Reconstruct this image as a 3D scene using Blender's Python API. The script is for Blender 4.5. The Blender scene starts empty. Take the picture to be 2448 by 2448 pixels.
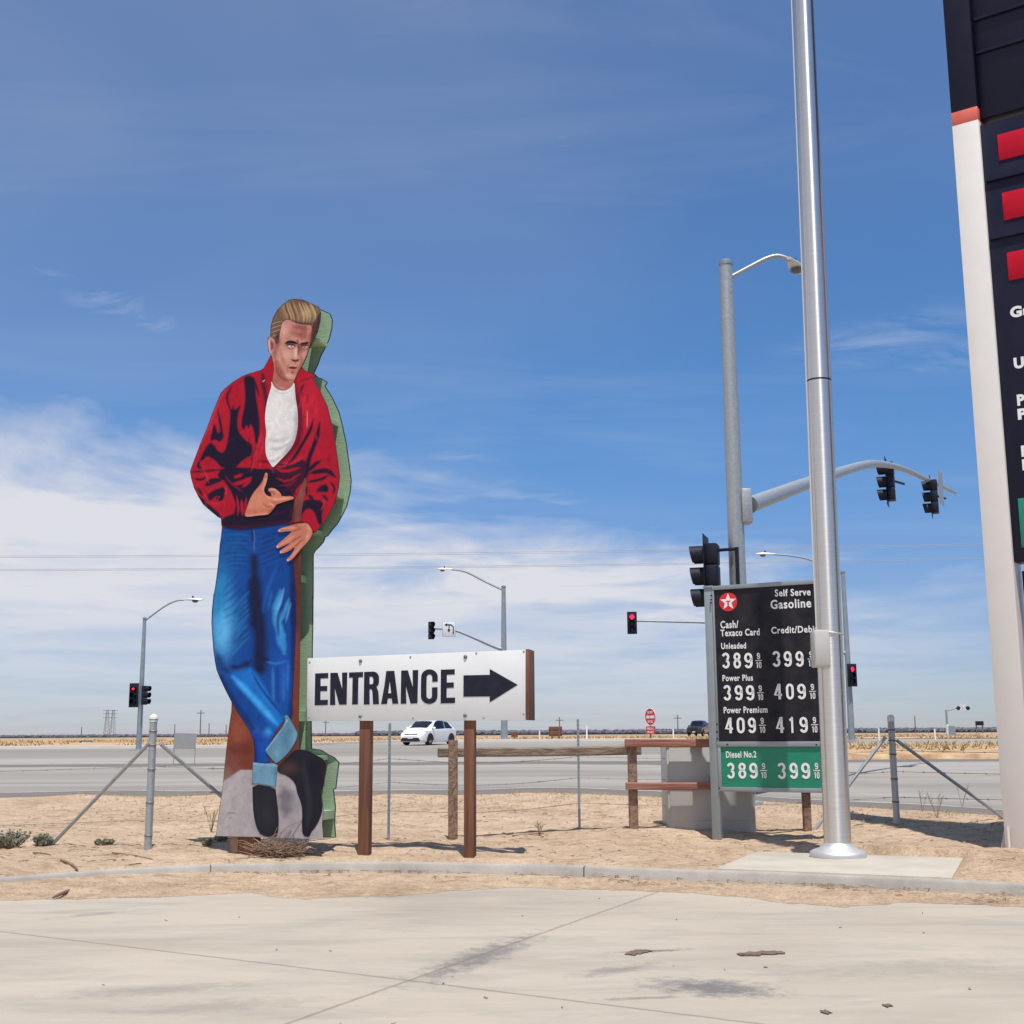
import bpy, bmesh, math, random
import numpy as np
from mathutils import Vector, Matrix, Euler, noise
from mathutils.geometry import delaunay_2d_cdt
random.seed(7); np.random.seed(7)
SC = bpy.context.scene
COL = SC.collection
R = math.radians

# ------------------------------------------------------------------ camera
FPX, PITCH, ROLL = 2960.0, R(10.17), R(0.35)
CAMPOS = Vector((0, 0, 1.6))
cam = bpy.data.cameras.new("camera"); camo = bpy.data.objects.new("camera", cam); COL.objects.link(camo)
cam.sensor_width = 36; cam.lens = FPX / 2448 * 36; cam.clip_start = .1; cam.clip_end = 30000
CM = Euler((math.pi / 2 + PITCH, 0, 0)).to_matrix() @ Matrix.Rotation(-ROLL, 3, 'Z')
camo.matrix_world = Matrix.Translation(CAMPOS) @ CM.to_4x4()
SC.camera = camo

# ------------------------------------------------------------------ light
SUN_EL, SUN_AZ = R(71.5), math.atan2(.20, -1.0)      # azimuth from +Y towards +X of the sun itself
sd = Vector((math.sin(SUN_AZ) * math.cos(SUN_EL), math.cos(SUN_AZ) * math.cos(SUN_EL), math.sin(SUN_EL)))
sl = bpy.data.lights.new("sun", 'SUN'); sl.energy = 5.0; sl.angle = R(.5); sl.color = (1, .955, .89)
so = bpy.data.objects.new("sun", sl); COL.objects.link(so)
so.rotation_euler = (-sd).to_track_quat('-Z', 'Y').to_euler(); so.location = (0, -10, 40)
SC.view_settings.view_transform = 'Standard'; SC.view_settings.look = 'None'
SC.view_settings.exposure = 0.0; SC.view_settings.gamma = 1.0; SC.view_settings.use_curve_mapping = False

W = bpy.data.worlds.new("World"); SC.world = W; W.use_nodes = True
def build_world():
    nt = W.node_tree; n = nt.nodes; L = nt.links; n.clear()
    def nd(t, **k):
        x = n.new(t)
        for a, b in k.items(): setattr(x, a, b)
        return x
    def mth(op, a, b=None, clamp=False):
        x = nd('ShaderNodeMath', operation=op); x.use_clamp = clamp
        for i, v in enumerate((a, b)):
            if v is None: continue
            if hasattr(v, 'links'): L.new(v, x.inputs[i])
            else: x.inputs[i].default_value = v
        return x.outputs[0]
    out = nd('ShaderNodeOutputWorld'); bg = nd('ShaderNodeBackground'); bg.inputs['Strength'].default_value = .12
    sky = nd('ShaderNodeTexSky', sky_type='NISHITA'); sky.sun_disc = False
    sky.sun_elevation = SUN_EL; sky.sun_rotation = SUN_AZ
    sky.air_density = 1.0; sky.dust_density = .25; sky.ozone_density = 3.0; sky.altitude = 100
    hs = nd('ShaderNodeMix', data_type='RGBA', blend_type='MULTIPLY'); hs.inputs[0].default_value = 1
    L.new(sky.outputs[0], hs.inputs[6])
    tc = nd('ShaderNodeTexCoord'); sx = nd('ShaderNodeSeparateXYZ'); L.new(tc.outputs['Generated'], sx.inputs[0])
    X, Y, Z = sx.outputs
    el = mth('MULTIPLY', mth('ARCSINE', Z), 57.2958)
    az = mth('MULTIPLY', mth('ARCTAN2', X, Y), 57.2958)
    tr = nd('ShaderNodeMapRange'); tr.interpolation_type = 'SMOOTHSTEP'; L.new(el, tr.inputs[0]); tr.inputs[1].default_value = 3.0; tr.inputs[2].default_value = 16.0
    tm = nd('ShaderNodeMix', data_type='RGBA'); L.new(tr.outputs[0], tm.inputs[0]); tm.inputs[6].default_value = (.57, .64, .875, 1); tm.inputs[7].default_value = (.50, .785, 1.05, 1)
    L.new(tm.outputs[2], hs.inputs[7])
    # cloud-layer plane coordinates
    zz = mth('ADD', mth('MAXIMUM', Z, 0.0), .06)
    cx = nd('ShaderNodeCombineXYZ'); L.new(mth('DIVIDE', X, zz), cx.inputs[0]); L.new(mth('DIVIDE', Y, zz), cx.inputs[1])
    def noise_(scale, detail, rough, dist, rot=0, sxy=(1, 1)):
        mp = nd('ShaderNodeMapping'); mp.inputs['Rotation'].default_value[2] = rot
        mp.inputs['Scale'].default_value = (sxy[0], sxy[1], 1); L.new(cx.outputs[0], mp.inputs[0])
        t = nd('ShaderNodeTexNoise'); t.inputs['Scale'].default_value = scale; t.inputs['Detail'].default_value = detail
        t.inputs['Roughness'].default_value = rough; t.inputs['Distortion'].default_value = dist
        L.new(mp.outputs[0], t.inputs['Vector']); return t.outputs[0]
    big = noise_(.55, 5, .55, .3); fine = noise_(1.5, 8, .58, .5, .5, (1, .8)); wisp = noise_(1.25, 7, .6, 1.2, -.6, (.5, 1.6))
    strk = noise_(7.0, 9, .68, 1.0, .35, (.45, 1.0))
    eb = mth('SUBTRACT', 10.2, mth('MULTIPLY', az, .21))
    veil = noise_(.8, 4, .5, .8, .9, (.8, 1.0)); patch = noise_(1.05, 4, .5, .4, .2, (.8, 1.0))
    bank = mth('ADD', mth('SUBTRACT', eb, el), mth('MULTIPLY', mth('SUBTRACT', big, .5), 12.0))
    bank = mth('ADD', bank, mth('MULTIPLY', mth('SUBTRACT', fine, .5), 10.0))
    bank = mth('MULTIPLY', mth('ADD', bank, 1.2), .19, True)
    low = mth('MULTIPLY', mth('SUBTRACT', el, .5), .16, True)            # the bank thins out towards the horizon haze
    inner = mth('MULTIPLY', mth('SUBTRACT', mth('ADD', fine, mth('MULTIPLY', big, .6)), .40), 1.9, True)
    inner = mth('MULTIPLY', inner, mth('ADD', mth('MULTIPLY', mth('SUBTRACT', patch, .33), 3.4, True), .42), True)
    rmax = mth('MULTIPLY', mth('SUBTRACT', 26.0, az), .06, True)
    dens = mth('MULTIPLY', mth('MULTIPLY', bank, mth('ADD', mth('MULTIPLY', inner, .64), .48)), rmax)
    dens = mth('MULTIPLY', dens, mth('ADD', mth('MULTIPLY', low, .75), .25))
    wv = mth('MULTIPLY', mth('MULTIPLY', mth('SUBTRACT', wisp, .52), 1.6, True), mth('MULTIPLY', big, .95))
    wv = mth('ADD', mth('MULTIPLY', wv, .42), mth('MULTIPLY', mth('MULTIPLY', mth('SUBTRACT', el, 17.0), .006, True), mth('MULTIPLY', big, 1.3)))
    lft = mth('MULTIPLY', mth('SUBTRACT', 16.0, az), .028, True)
    wv = mth('ADD', wv, mth('MULTIPLY', mth('MULTIPLY', mth('MULTIPLY', mth('SUBTRACT', veil, .42), 3.0, True), .17), mth('ADD', mth('MULTIPLY', lft, .8), .2)))
    for (a0, e0, sa, se, sl_, k) in ((-19.3, 19.2, 3.6, .9, -.22, .50), (-17.0, 18.2, 2.6, .7, -.3, .35), (2.4, 27.0, 1.0, .8, -.6, .40), (17.5, 17.2, 4.0, 1.0, .12, .38), (20.5, 16.2, 2.5, .7, .15, .34), (-2.5, 12.6, 1.6, .4, 0, .4), (6.5, 31, 2.2, .8, -.3, .25)):
        da = mth('SUBTRACT', az, a0); de = mth('SUBTRACT', mth('SUBTRACT', el, e0), mth('MULTIPLY', da, sl_))
        r2 = mth('ADD', mth('POWER', mth('DIVIDE', mth('ABSOLUTE', da), sa), 2.0), mth('POWER', mth('DIVIDE', mth('ABSOLUTE', de), se), 2.0))
        g = mth('MULTIPLY', mth('EXPONENT', mth('MULTIPLY', r2, -1.0)), mth('MULTIPLY', mth('SUBTRACT', strk, .40), 4.0, True))
        wv = mth('MAXIMUM', wv, mth('MULTIPLY', g, k * .66))
    dens = mth('MAXIMUM', dens, wv)
    mx = nd('ShaderNodeMix', data_type='RGBA'); L.new(dens, mx.inputs[0]); L.new(hs.outputs[2], mx.inputs[6])
    mx.inputs[7].default_value = (6.0, 6.1, 6.6, 1)
    L.new(mx.outputs[2], bg.inputs[0]); L.new(bg.outputs[0], out.inputs[0])
build_world()

# ------------------------------------------------------------------ pixel <-> place helpers (photo pixels, 2448 square)
def ray(px, py): return (CM @ Vector(((px - 1224) / FPX, -(py - 1224) / FPX, -1)))
def at_depth(px, py, D):
    d = ray(px, py); return CAMPOS + d * (D / d.y)
def at_z(px, py, z):
    d = ray(px, py); return CAMPOS + d * ((z - 1.6) / d.z)
def x_at(px, D, z):                                   # world X seen at column px for a point at depth D, height z
    lo, hi = 0., 2448.
    for _ in range(40):
        m = (lo + hi) / 2
        if at_depth(px, m, D).z > z: lo = m
        else: hi = m
    return at_depth(px, (lo + hi) / 2, D).x
class Frame:
    """a vertical plane: local x runs along it to the right, y up, z out of its front"""
    def __init__(s, px, py, D, a, z0=0.0):
        p = at_depth(px, py, D); s.a = a
        s.u = Vector((math.cos(a), -math.sin(a), 0)); s.n = Vector((-math.sin(a), -math.cos(a), 0))
        s.o = Vector((p.x, p.y, z0))
        s.m = Matrix(((s.u.x, 0, s.n.x, s.o.x), (s.u.y, 0, s.n.y, s.o.y), (0, 1, 0, s.o.z), (0, 0, 0, 1)))
    def loc(s, px, py, off=0.0):
        d = ray(px, py); o = s.o + s.n * off
        t = (o - CAMPOS).dot(s.n) / d.dot(s.n); p = CAMPOS + d * t - s.o
        return (p.dot(s.u), p.z)
    def pts(s, l, off=0.0): return [s.loc(x, y, off) for x, y in l]

# ------------------------------------------------------------------ materials
def lin(c):
    c /= 255.0
    return c / 12.92 if c <= .04045 else ((c + .055) / 1.055) ** 2.4
def S(r, g, b, k=1.0): return (lin(r) * k, lin(g) * k, lin(b) * k)
def nodes(name):
    m = bpy.data.materials.new(name); m.use_nodes = True
    nt = m.node_tree; return m, nt, nt.nodes, nt.links, nt.nodes['Principled BSDF']
def pmat(name, c1, c2=None, scale=8, rough=.6, metal=0.0, bump=0.0, bscale=40, stretch=(1, 1, 1), contrast=1.0, coat=0.0, spec=.5, aniso=0, detail=6, rvar=.12):
    m, nt, n, L, b = nodes(name)
    c2 = c2 or tuple(x * .8 for x in c1)
    tc = n.new('ShaderNodeTexCoord'); mp = n.new('ShaderNodeMapping'); L.new(tc.outputs['Object'], mp.inputs[0]); mp.inputs['Scale'].default_value = stretch
    t = n.new('ShaderNodeTexNoise'); t.inputs['Scale'].default_value = scale; t.inputs['Detail'].default_value = detail; t.inputs['Roughness'].default_value = .6
    L.new(mp.outputs[0], t.inputs['Vector'])
    r = n.new('ShaderNodeValToRGB'); h = .5 / contrast * .5
    r.color_ramp.elements[0].position = max(0, .5 - h); r.color_ramp.elements[1].position = min(1, .5 + h)
    r.color_ramp.elements[0].color = (*c1, 1); r.color_ramp.elements[1].color = (*c2, 1)
    L.new(t.outputs[0], r.inputs[0]); L.new(r.outputs[0], b.inputs['Base Color'])
    ma = n.new('ShaderNodeMath'); ma.operation = 'MULTIPLY_ADD'; L.new(t.outputs[0], ma.inputs[0]); ma.inputs[1].default_value = rvar * 2; ma.inputs[2].default_value = rough - rvar
    L.new(ma.outputs[0], b.inputs['Roughness'])
    b.inputs['Metallic'].default_value = metal; b.inputs['Specular IOR Level'].default_value = spec
    b.inputs['Coat Weight'].default_value = coat; b.inputs['Anisotropic'].default_value = aniso
    if bump:
        t2 = n.new('ShaderNodeTexNoise'); t2.inputs['Scale'].default_value = bscale; t2.inputs['Detail'].default_value = 5
        L.new(mp.outputs[0], t2.inputs['Vector'])
        bp = n.new('ShaderNodeBump'); bp.inputs['Strength'].default_value = bump; bp.inputs['Distance'].default_value = .02
        L.new(t2.outputs[0], bp.inputs['Height']); L.new(bp.outputs[0], b.inputs['Normal'])
    return m
def emis(name, c, k):
    m, nt, n, L, b = nodes(name)
    b.inputs['Base Color'].default_value = (*c, 1); b.inputs['Emission Color'].default_value = (*c, 1); b.inputs['Emission Strength'].default_value = k
    t = n.new('ShaderNodeTexNoise'); t.inputs['Scale'].default_value = 60
    L.new(t.outputs[0], b.inputs['Roughness']); return m
def wood(name, c1, c2, axis=1):
    st = [14, 14, 14]; st[axis] = .9
    return pmat(name, c1, c2, 1.0, .8, bump=.7, bscale=2.5, stretch=tuple(st), contrast=1.9, detail=11)
M = {}
M['galv'] = pmat('galvanised_steel', (.33, .36, .38), (.44, .47, .48), 22, .5, .55, contrast=1.4)
M['galv_far'] = pmat('galvanised_steel_far', (.24, .28, .31), (.34, .38, .41), 3, .55, .4)
M['steel'] = pmat('brushed_stainless_steel', (.66, .635, .605), (.74, .715, .685), 1.0, .32, 1.0, stretch=(3, 3, 60), contrast=1.2, aniso=.85, rvar=.04)
M['cast'] = pmat('cast_aluminium', (.58, .57, .55), (.66, .65, .63), 9, .48, .6, bump=.1)
M['signal'] = pmat('dark_signal_paint', (.008, .010, .022), (.015, .017, .032), 12, .5, spec=.25)
M['lens_off'] = pmat('unlit_lens', (.02, .012, .014), (.03, .02, .02), 30, .25)
M['lens_red'] = emis('lit_red_lens', (1.0, .02, .07), 2.2)
M['wood_post'] = wood('redwood_stain', (.125, .048, .026), (.23, .100, .055))
M['wood_side'] = wood('redwood_board', (.13, .045, .03), (.20, .085, .06))
M['wood_old'] = wood('weathered_timber', (.16, .095, .065), (.32, .20, .14))
M['wood_rail'] = wood('weathered_rail_timber', (.13, .092, .066), (.26, .195, .145), 0)
M['wood_red'] = wood('red_brown_rail_timber', (.21, .075, .050), (.34, .16, .11), 0)
M['white_paint'] = pmat('white_sign_paint', (.68, .685, .675), (.74, .74, .72), 2.2, .45, bump=.04)
M['black_paint'] = pmat('black_letter_paint', (.010, .011, .024), (.022, .022, .038), 9, .55, spec=.2)
M['green_paint'] = pmat('green_plywood_paint', (.27, .40, .235), (.325, .455, .285), 5, .65, bump=.25, bscale=14, stretch=(1, 7, 1), contrast=1.2)
M['green_dark'] = pmat('dark_green_edge_paint', (.02, .04, .035), (.035, .06, .05), 6, .6)
M['frame_grey'] = pmat('grey_frame_paint', (.26, .29, .315), (.31, .345, .37), 6, .4, .25)
M['sign_black'] = pmat('faded_black_panel', (.006, .007, .017), (.034, .031, .033), 4.5, .5, contrast=1.2, detail=8, spec=.18)
M['sign_green'] = pmat('green_price_panel', (.004, .20, .115), (.010, .24, .14), 5, .35)
M['letter_white'] = pmat('white_vinyl', (.80, .80, .78), (.84, .84, .83), 6, .4)
M['logo_red'] = pmat('red_vinyl', (.66, .014, .026), (.72, .02, .035), 6, .35)
M['pyl_white'] = pmat('cream_column_paint', (.71, .67, .625), (.75, .71, .67), 2.5, .42, bump=.03, contrast=1.2)
M['pyl_navy'] = pmat('dark_navy_paint', (.007, .007, .024), (.012, .012, .032), 3, .4, spec=.25)
M['pyl_red'] = pmat('salmon_red_band', (.70, .12, .085), (.74, .16, .11), 3, .4)
M['pyl_redpanel'] = pmat('red_price_window', (.50, .005, .024), (.55, .008, .03), 4, .5, spec=.15)
M['concrete_pad'] = pmat('pale_concrete', (.40, .355, .285), (.48, .44, .365), 2.2, .85, bump=.25, bscale=60, contrast=1.3)
M['cabinet'] = pmat('grey_cabinet_paint', (.40, .40, .385), (.45, .45, .43), 2.5, .5)
M['box'] = pmat('grey_junction_box', (.47, .45, .42), (.52, .50, .47), 4, .5)
M['rubber'] = pmat('black_rubber', (.012, .012, .013), (.02, .02, .022), 30, .8)
M['glass_dark'] = pmat('tinted_glass', (.006, .008, .014), (.010, .013, .02), 3, .10, rvar=.02, spec=.3)
M['car_white'] = pmat('white_car_paint', (.80, .80, .80), (.83, .83, .83), 3, .25, coat=.6)
M['car_black'] = pmat('dark_navy_car_paint', (.012, .015, .028), (.018, .022, .036), 3, .25, coat=.6)
M['chrome'] = pmat('chrome', (.6, .6, .62), (.7, .7, .7), 6, .2, 1.0)
M['rim'] = pmat('alloy_rim', (.45, .45, .47), (.55, .55, .56), 9, .35, .9)
M['plate'] = pmat('white_plate', (.7, .7, .72), (.75, .75, .75), 9, .4)
M['lamp_glass'] = pmat('headlamp_glass', (.16, .17, .19), (.05, .055, .065), 30, .15)
M['rope'] = pmat('pale_rope', (.55, .53, .5), (.62, .6, .57), 60, .8)
M['reflect_white'] = pmat('white_marker', (.78, .76, .72), (.82, .8, .77), 10, .5)
M['sign_red'] = pmat('traffic_sign_red', (.60, .02, .06), (.66, .03, .08), 6, .4)
M['sign_back'] = pmat('bare_aluminium_sign_back', (.34, .34, .33), (.40, .40, .39), 6, .5, .4)
M['brown_board'] = wood('brown_board', (.13, .06, .04), (.22, .11, .075), 0)
M['far_pole'] = pmat('far_pole_wood', (.13, .11, .12), (.19, .16, .16), 4, .9)
M['wire'] = pmat('dull_wire', (.15, .14, .14), (.22, .20, .20), 4, .6, .3)
M['line_wire'] = pmat('aluminium_cable', (.24, .26, .31), (.28, .30, .35), .1, .6)

# ------------------------------------------------------------------ mesh helpers
class MB:
    def __init__(s): s.v = []; s.f = []; s.mi = []
    def add(s, vs, fs, mi=0):
        o = len(s.v); s.v += [tuple(v) for v in vs]; s.f += [tuple(i + o for i in f) for f in fs]; s.mi += [mi] * len(fs); return s
    def box(s, x0, x1, y0, y1, z0, z1, mi=0, m=None):
        vs = [Vector((x, y, z)) for x in (x0, x1) for y in (y0, y1) for z in (z0, z1)]
        if m: vs = [m @ v for v in vs]
        return s.add(vs, [(0, 1, 3, 2), (4, 6, 7, 5), (0, 4, 5, 1), (2, 3, 7, 6), (0, 2, 6, 4), (1, 5, 7, 3)], mi)
    def prism(s, poly, z0, z1, mi=0, m=None):
        a = sum(poly[i][0] * poly[(i + 1) % len(poly)][1] - poly[(i + 1) % len(poly)][0] * poly[i][1] for i in range(len(poly)))
        if a < 0: poly = poly[::-1]
        n = len(poly); vs = [Vector((p[0], p[1], z0)) for p in poly] + [Vector((p[0], p[1], z1)) for p in poly]
        if m: vs = [m @ v for v in vs]
        return s.add(vs, [tuple(range(n))[::-1], tuple(range(n, 2 * n))] + [(i, (i + 1) % n, n + (i + 1) % n, n + i) for i in range(n)], mi)
    def tube(s, pts, r, seg=10, mi=0, cap=True):
        pts = [Vector(p) for p in pts]; n = len(pts); rs = list(np.interp(np.linspace(0, 1, n), np.linspace(0, 1, len(r)), r)) if hasattr(r, '__len__') else [r] * n
        vs = []; prev = None
        for i, p in enumerate(pts):
            t = (pts[min(i + 1, n - 1)] - pts[max(i - 1, 0)]).normalized()
            if prev is None:
                a = Vector((0, 0, 1)) if abs(t.z) < .9 else Vector((1, 0, 0)); x = t.cross(a).normalized()
            else: x = (prev - t * prev.dot(t)).normalized()
            prev = x; y = t.cross(x)
            for k in range(seg):
                an = 2 * math.pi * k / seg; vs.append(p + (x * math.cos(an) + y * math.sin(an)) * rs[i])
        fs = [(i * seg + k, i * seg + (k + 1) % seg, (i + 1) * seg + (k + 1) % seg, (i + 1) * seg + k) for i in range(n - 1) for k in range(seg)]
        if cap: fs += [tuple(range(seg))[::-1], tuple(range((n - 1) * seg, n * seg))]
        return s.add(vs, fs, mi)
    def lathe(s, prof, seg=32, mi=0, c=(0, 0, 0), m=None):
        vs = []; n = len(prof)
        for r, z in prof:
            for k in range(seg):
                an = 2 * math.pi * k / seg; v = Vector((c[0] + r * math.cos(an), c[1] + r * math.sin(an), c[2] + z)); vs.append(m @ v if m else v)
        fs = [(i * seg + k, i * seg + (k + 1) % seg, (i + 1) * seg + (k + 1) % seg, (i + 1) * seg + k) for i in range(n - 1) for k in range(seg)]
        fs += [tuple(range(seg))[::-1], tuple(range((n - 1) * seg, n * seg))]
        return s.add(vs, fs, mi)
    def build(s, name, mats, parent=None, bevel=0, smooth=True, loc=None):
        me = bpy.data.meshes.new(name); me.from_pydata(s.v, [], s.f)
        mats = mats if isinstance(mats, (list, tuple)) else [mats]
        for m in mats: me.materials.append(m)
        if len(mats) > 1: me.polygons.foreach_set('material_index', s.mi)
        if bevel:
            bm = bmesh.new(); bm.from_mesh(me); bmesh.ops.remove_doubles(bm, verts=bm.verts, dist=1e-5)
            es = [e for e in bm.edges if len(e.link_faces) == 2 and e.calc_face_angle(0) > .5]
            bmesh.ops.bevel(bm, geom=es, offset=bevel, segments=2, affect='EDGES', profile=.5, clamp_overlap=True); bm.to_mesh(me); bm.free()
        me.update()
        if smooth and me.polygons:
            me.shade_smooth(); me.set_sharp_from_angle(angle=R(38))
        o = bpy.data.objects.new(name, me); COL.objects.link(o)
        if parent: o.parent = parent
        if loc: o.location = loc
        return o
def tag(o, label=None, cat=None, group=None, kind=None):
    if label: o['label'] = label
    if cat: o['category'] = cat
    if group: o['group'] = group
    if kind: o['kind'] = kind
    return o
def empty(name, loc, label, cat, group=None, rz=0, m=None):
    o = bpy.data.objects.new(name, None); COL.objects.link(o); o.empty_display_size = .2
    if m is not None: o.matrix_world = m
    else: o.location = loc; o.rotation_euler = (0, 0, rz)
    return tag(o, label, cat, group)
def copy_tree(o, parent=None):
    c = o.copy(); COL.objects.link(c); c.parent = parent
    for ch in list(o.children): copy_tree(ch, c)
    return c
def text_mb(s, x0, x1, y0, cap, z, mb=None, bold=.035, mi=0, depth=.004, shear=None):
    """lettering as thin solid glyphs filling x0..x1 on baseline y0 with capital height cap"""
    def mesh(t, b):
        c = bpy.data.curves.new('t', 'FONT'); c.body = t; c.size = 1; c.offset = b; c.space_character = 1.12; c.extrude = .5; c.resolution_u = 4
        o = bpy.data.objects.new('t', c); COL.objects.link(o); dg = bpy.context.evaluated_depsgraph_get(); dg.update()
        me = bpy.data.meshes.new_from_object(o.evaluated_get(dg)); bpy.data.objects.remove(o); bpy.data.curves.remove(c); return me
    me = mesh(s, bold); H = mesh('H', bold); ch = max(v.co.y for v in H.vertices) - min(v.co.y for v in H.vertices); hb = min(v.co.y for v in H.vertices)
    xs = [v.co.x for v in me.vertices]; a, b = min(xs), max(xs)
    mb = mb or MB()
    y1 = y0 if not isinstance(y0, (tuple, list)) else None
    vs = []
    for v in me.vertices:
        t = (v.co.x - a) / (b - a); yb = y1 if y1 is not None else y0[0] * (1 - t) + y0[1] * t
        vs.append((x0 + t * (x1 - x0), yb + (v.co.y - hb) / ch * cap, z + (v.co.z + .5) * depth))
    mb.add(vs, [tuple(p.vertices) for p in me.polygons], mi)
    bpy.data.meshes.remove(me); bpy.data.meshes.remove(H); return mb

# condensed bold numerals drawn as thick strokes in a unit box
def _arc(cx, cy, rx, ry, a0, a1, n=10): return [(cx + rx * math.cos(R(a0 + (a1 - a0) * i / n)), cy + ry * math.sin(R(a0 + (a1 - a0) * i / n))) for i in range(n + 1)]
NUM = {'0': [_arc(.5, .70, .36, .24, 0, 180) + _arc(.5, .30, .36, .24, 180, 360) + [(.86, .70)]],
       '1': [[(.60, -.01), (.60, 1.0)], [(.22, .78), (.60, .90)]],
       '2': [_arc(.5, .70, .36, .24, 170, -20) + [(.30, .30), (.14, .07), (.95, .07)]],
       '3': [_arc(.48, .73, .36, .21, 165, -75), _arc(.48, .28, .38, .22, 82, -165)],
       '4': [[(.68, -.01), (.68, 1.0)], [(.62, .96), (.10, .28), (1.0, .28)]],
       '8': [_arc(.5, .75, .33, .19, 0, 360, 16), _arc(.5, .29, .37, .23, 0, 360, 16)],
       '9': [_arc(.5, .68, .36, .25, 0, 360, 16), _arc(.5, .62, .36, .30, 0, 10, 2)[::-1] + [(.86, .34)] + _arc(.5, .30, .36, .23, 0, -160)]}
def numeral(ch, x0, x1, y0, y1, z, mb, depth=.004):
    W_, H_ = x1 - x0, y1 - y0; tx, ty = .31 * W_, .155 * H_
    for pl in NUM[ch]:
        pts = [(x0 + a * W_, y0 + b * H_) for a, b in pl]; L_, R_ = [], []
        for i, p in enumerate(pts):
            a, b = pts[max(0, i - 1)], pts[min(len(pts) - 1, i + 1)]
            if len(pts) > 12 and pts[0] == pts[-1] and i in (0, len(pts) - 1): a, b = pts[-2], pts[1]
            dx, dy = b[0] - a[0], b[1] - a[1]; l = math.hypot(dx, dy) + 1e-9; nx, ny = -dy / l, dx / l
            w = .5 * math.hypot(nx * tx, ny * ty); L_.append((p[0] + nx * w, p[1] + ny * w)); R_.append((p[0] - nx * w, p[1] - ny * w))
        n = len(pts); vs = [(x, y, z + depth) for x, y in L_ + R_] + [(x, y, z) for x, y in L_ + R_]
        f = []
        for i in range(n - 1): f += [(n + i, n + i + 1, i + 1, i), (2 * n + i, i, i + 1, 2 * n + i + 1), (n + i, 3 * n + i, 3 * n + i + 1, n + i + 1)]
        mb.add(vs, f)
    return mb

def brushed(m):
    n, L = m.node_tree.nodes, m.node_tree.links; t = n.new('ShaderNodeTangent'); t.direction_type = 'RADIAL'; t.axis = 'Z'
    b = n['Principled BSDF']; L.new(t.outputs[0], b.inputs['Tangent']); b.inputs['Anisotropic Rotation'].default_value = .25
brushed(M['steel'])
# ------------------------------------------------------------------ terrain profile
_kp = [at_z(x, y, .15) for x, y in ((0, 2101), (250, 2083), (500, 2068), (700, 2064), (1000, 2064), (1400, 2071), (1800, 2087), (2100, 2098), (2448, 2114))]
_kc = np.polyfit([p.x for p in _kp], [p.y for p in _kp], 4)
def _kraw(x): return float(np.polyval(_kc, x))
def kerbY(x):
    l = 5.4
    if abs(x) <= l: return _kraw(x)
    e = l if x > 0 else -l
    sl_ = (_kraw(e) - _kraw(e * .9)) / (e * .1) * (1 if x > 0 else 1)
    sl_ = max(-.34, min(.34, sl_))
    return max(3.0, _kraw(e) + sl_ * (x - e))
def edgeY(x):
    a = 26.2 + .35 * math.sin(x * .7 + 1) + .2 * math.sin(x * 1.9)
    if x > 0: a -= .115 * min(x, 9) ** 2
    return max(a, kerbY(x) + 4)
_RZ = ((-50, .3), (0, .27), (20, .29), (26, .35), (80, 1.025), (95, 1.15), (150, 1.18), (400, 1.1), (1500, .6), (20000, -30))
def rz(y):
    for (a, za), (b, zb) in zip(_RZ, _RZ[1:]):
        if y <= b: return za + (zb - za) * (y - a) / (b - a)
    return _RZ[-1][1]
PAD = None; FLAGP = None
def gz(x, y):
    k = y - kerbY(x); e = edgeY(x) - y
    if e < 0: return rz(y)
    t = max(0, min(1, k / max(.1, edgeY(x) - kerbY(x))))
    z = .155 + (rz(edgeY(x)) + .02 - .155) * t + .035 * math.exp(-((x + .9) / 1.6) ** 2 - ((k - .7) / .8) ** 2)
    if PAD and k < 2.4:
        if -.12 < x - PAD[0] and x < PAD[1] + .1 : z = min(z, .17)
        if PAD[1] - .1 < x < PAD[1] + 1.6: z -= .07 * math.sin(math.pi * (x - PAD[1] + .1) / 1.7) ** .5 * min(1, (2.4 - k) / .8)
    f = min(1, max(0, (k - .12) / .7)) * min(1, e / .8 + .15)
    z += f * (.11 * (noise.noise((x * .55, y * .42, 1.7)) + .12) + .030 * noise.noise((x * 2.1, y * 1.7, 5.1)) + .022 * noise.noise((x * 6, y * 5, 9.3)) + .012 * noise.noise((x * 15, y * 13, 2.3)))
    if FLAGP and (x - FLAGP[0]) ** 2 + (y - FLAGP[1]) ** 2 < .36: z = min(z, .13)
    if PAD and PAD[0] - .05 < x < PAD[1] + .05 and k < 2.6:
        if _inpad(x, y): z = min(z, .10)
        elif _inpad(x, y - .3) or _inpad(x, y - .12) or _inpad(x + .25, y) or _inpad(x - .12, y): z = min(z, .158)
    return z
def farY(x):                                          # far side of the highway
    t = max(0, min(1, (x + 16) / 10)); return 72 + 15 * t * t * (3 - 2 * t)

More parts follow.
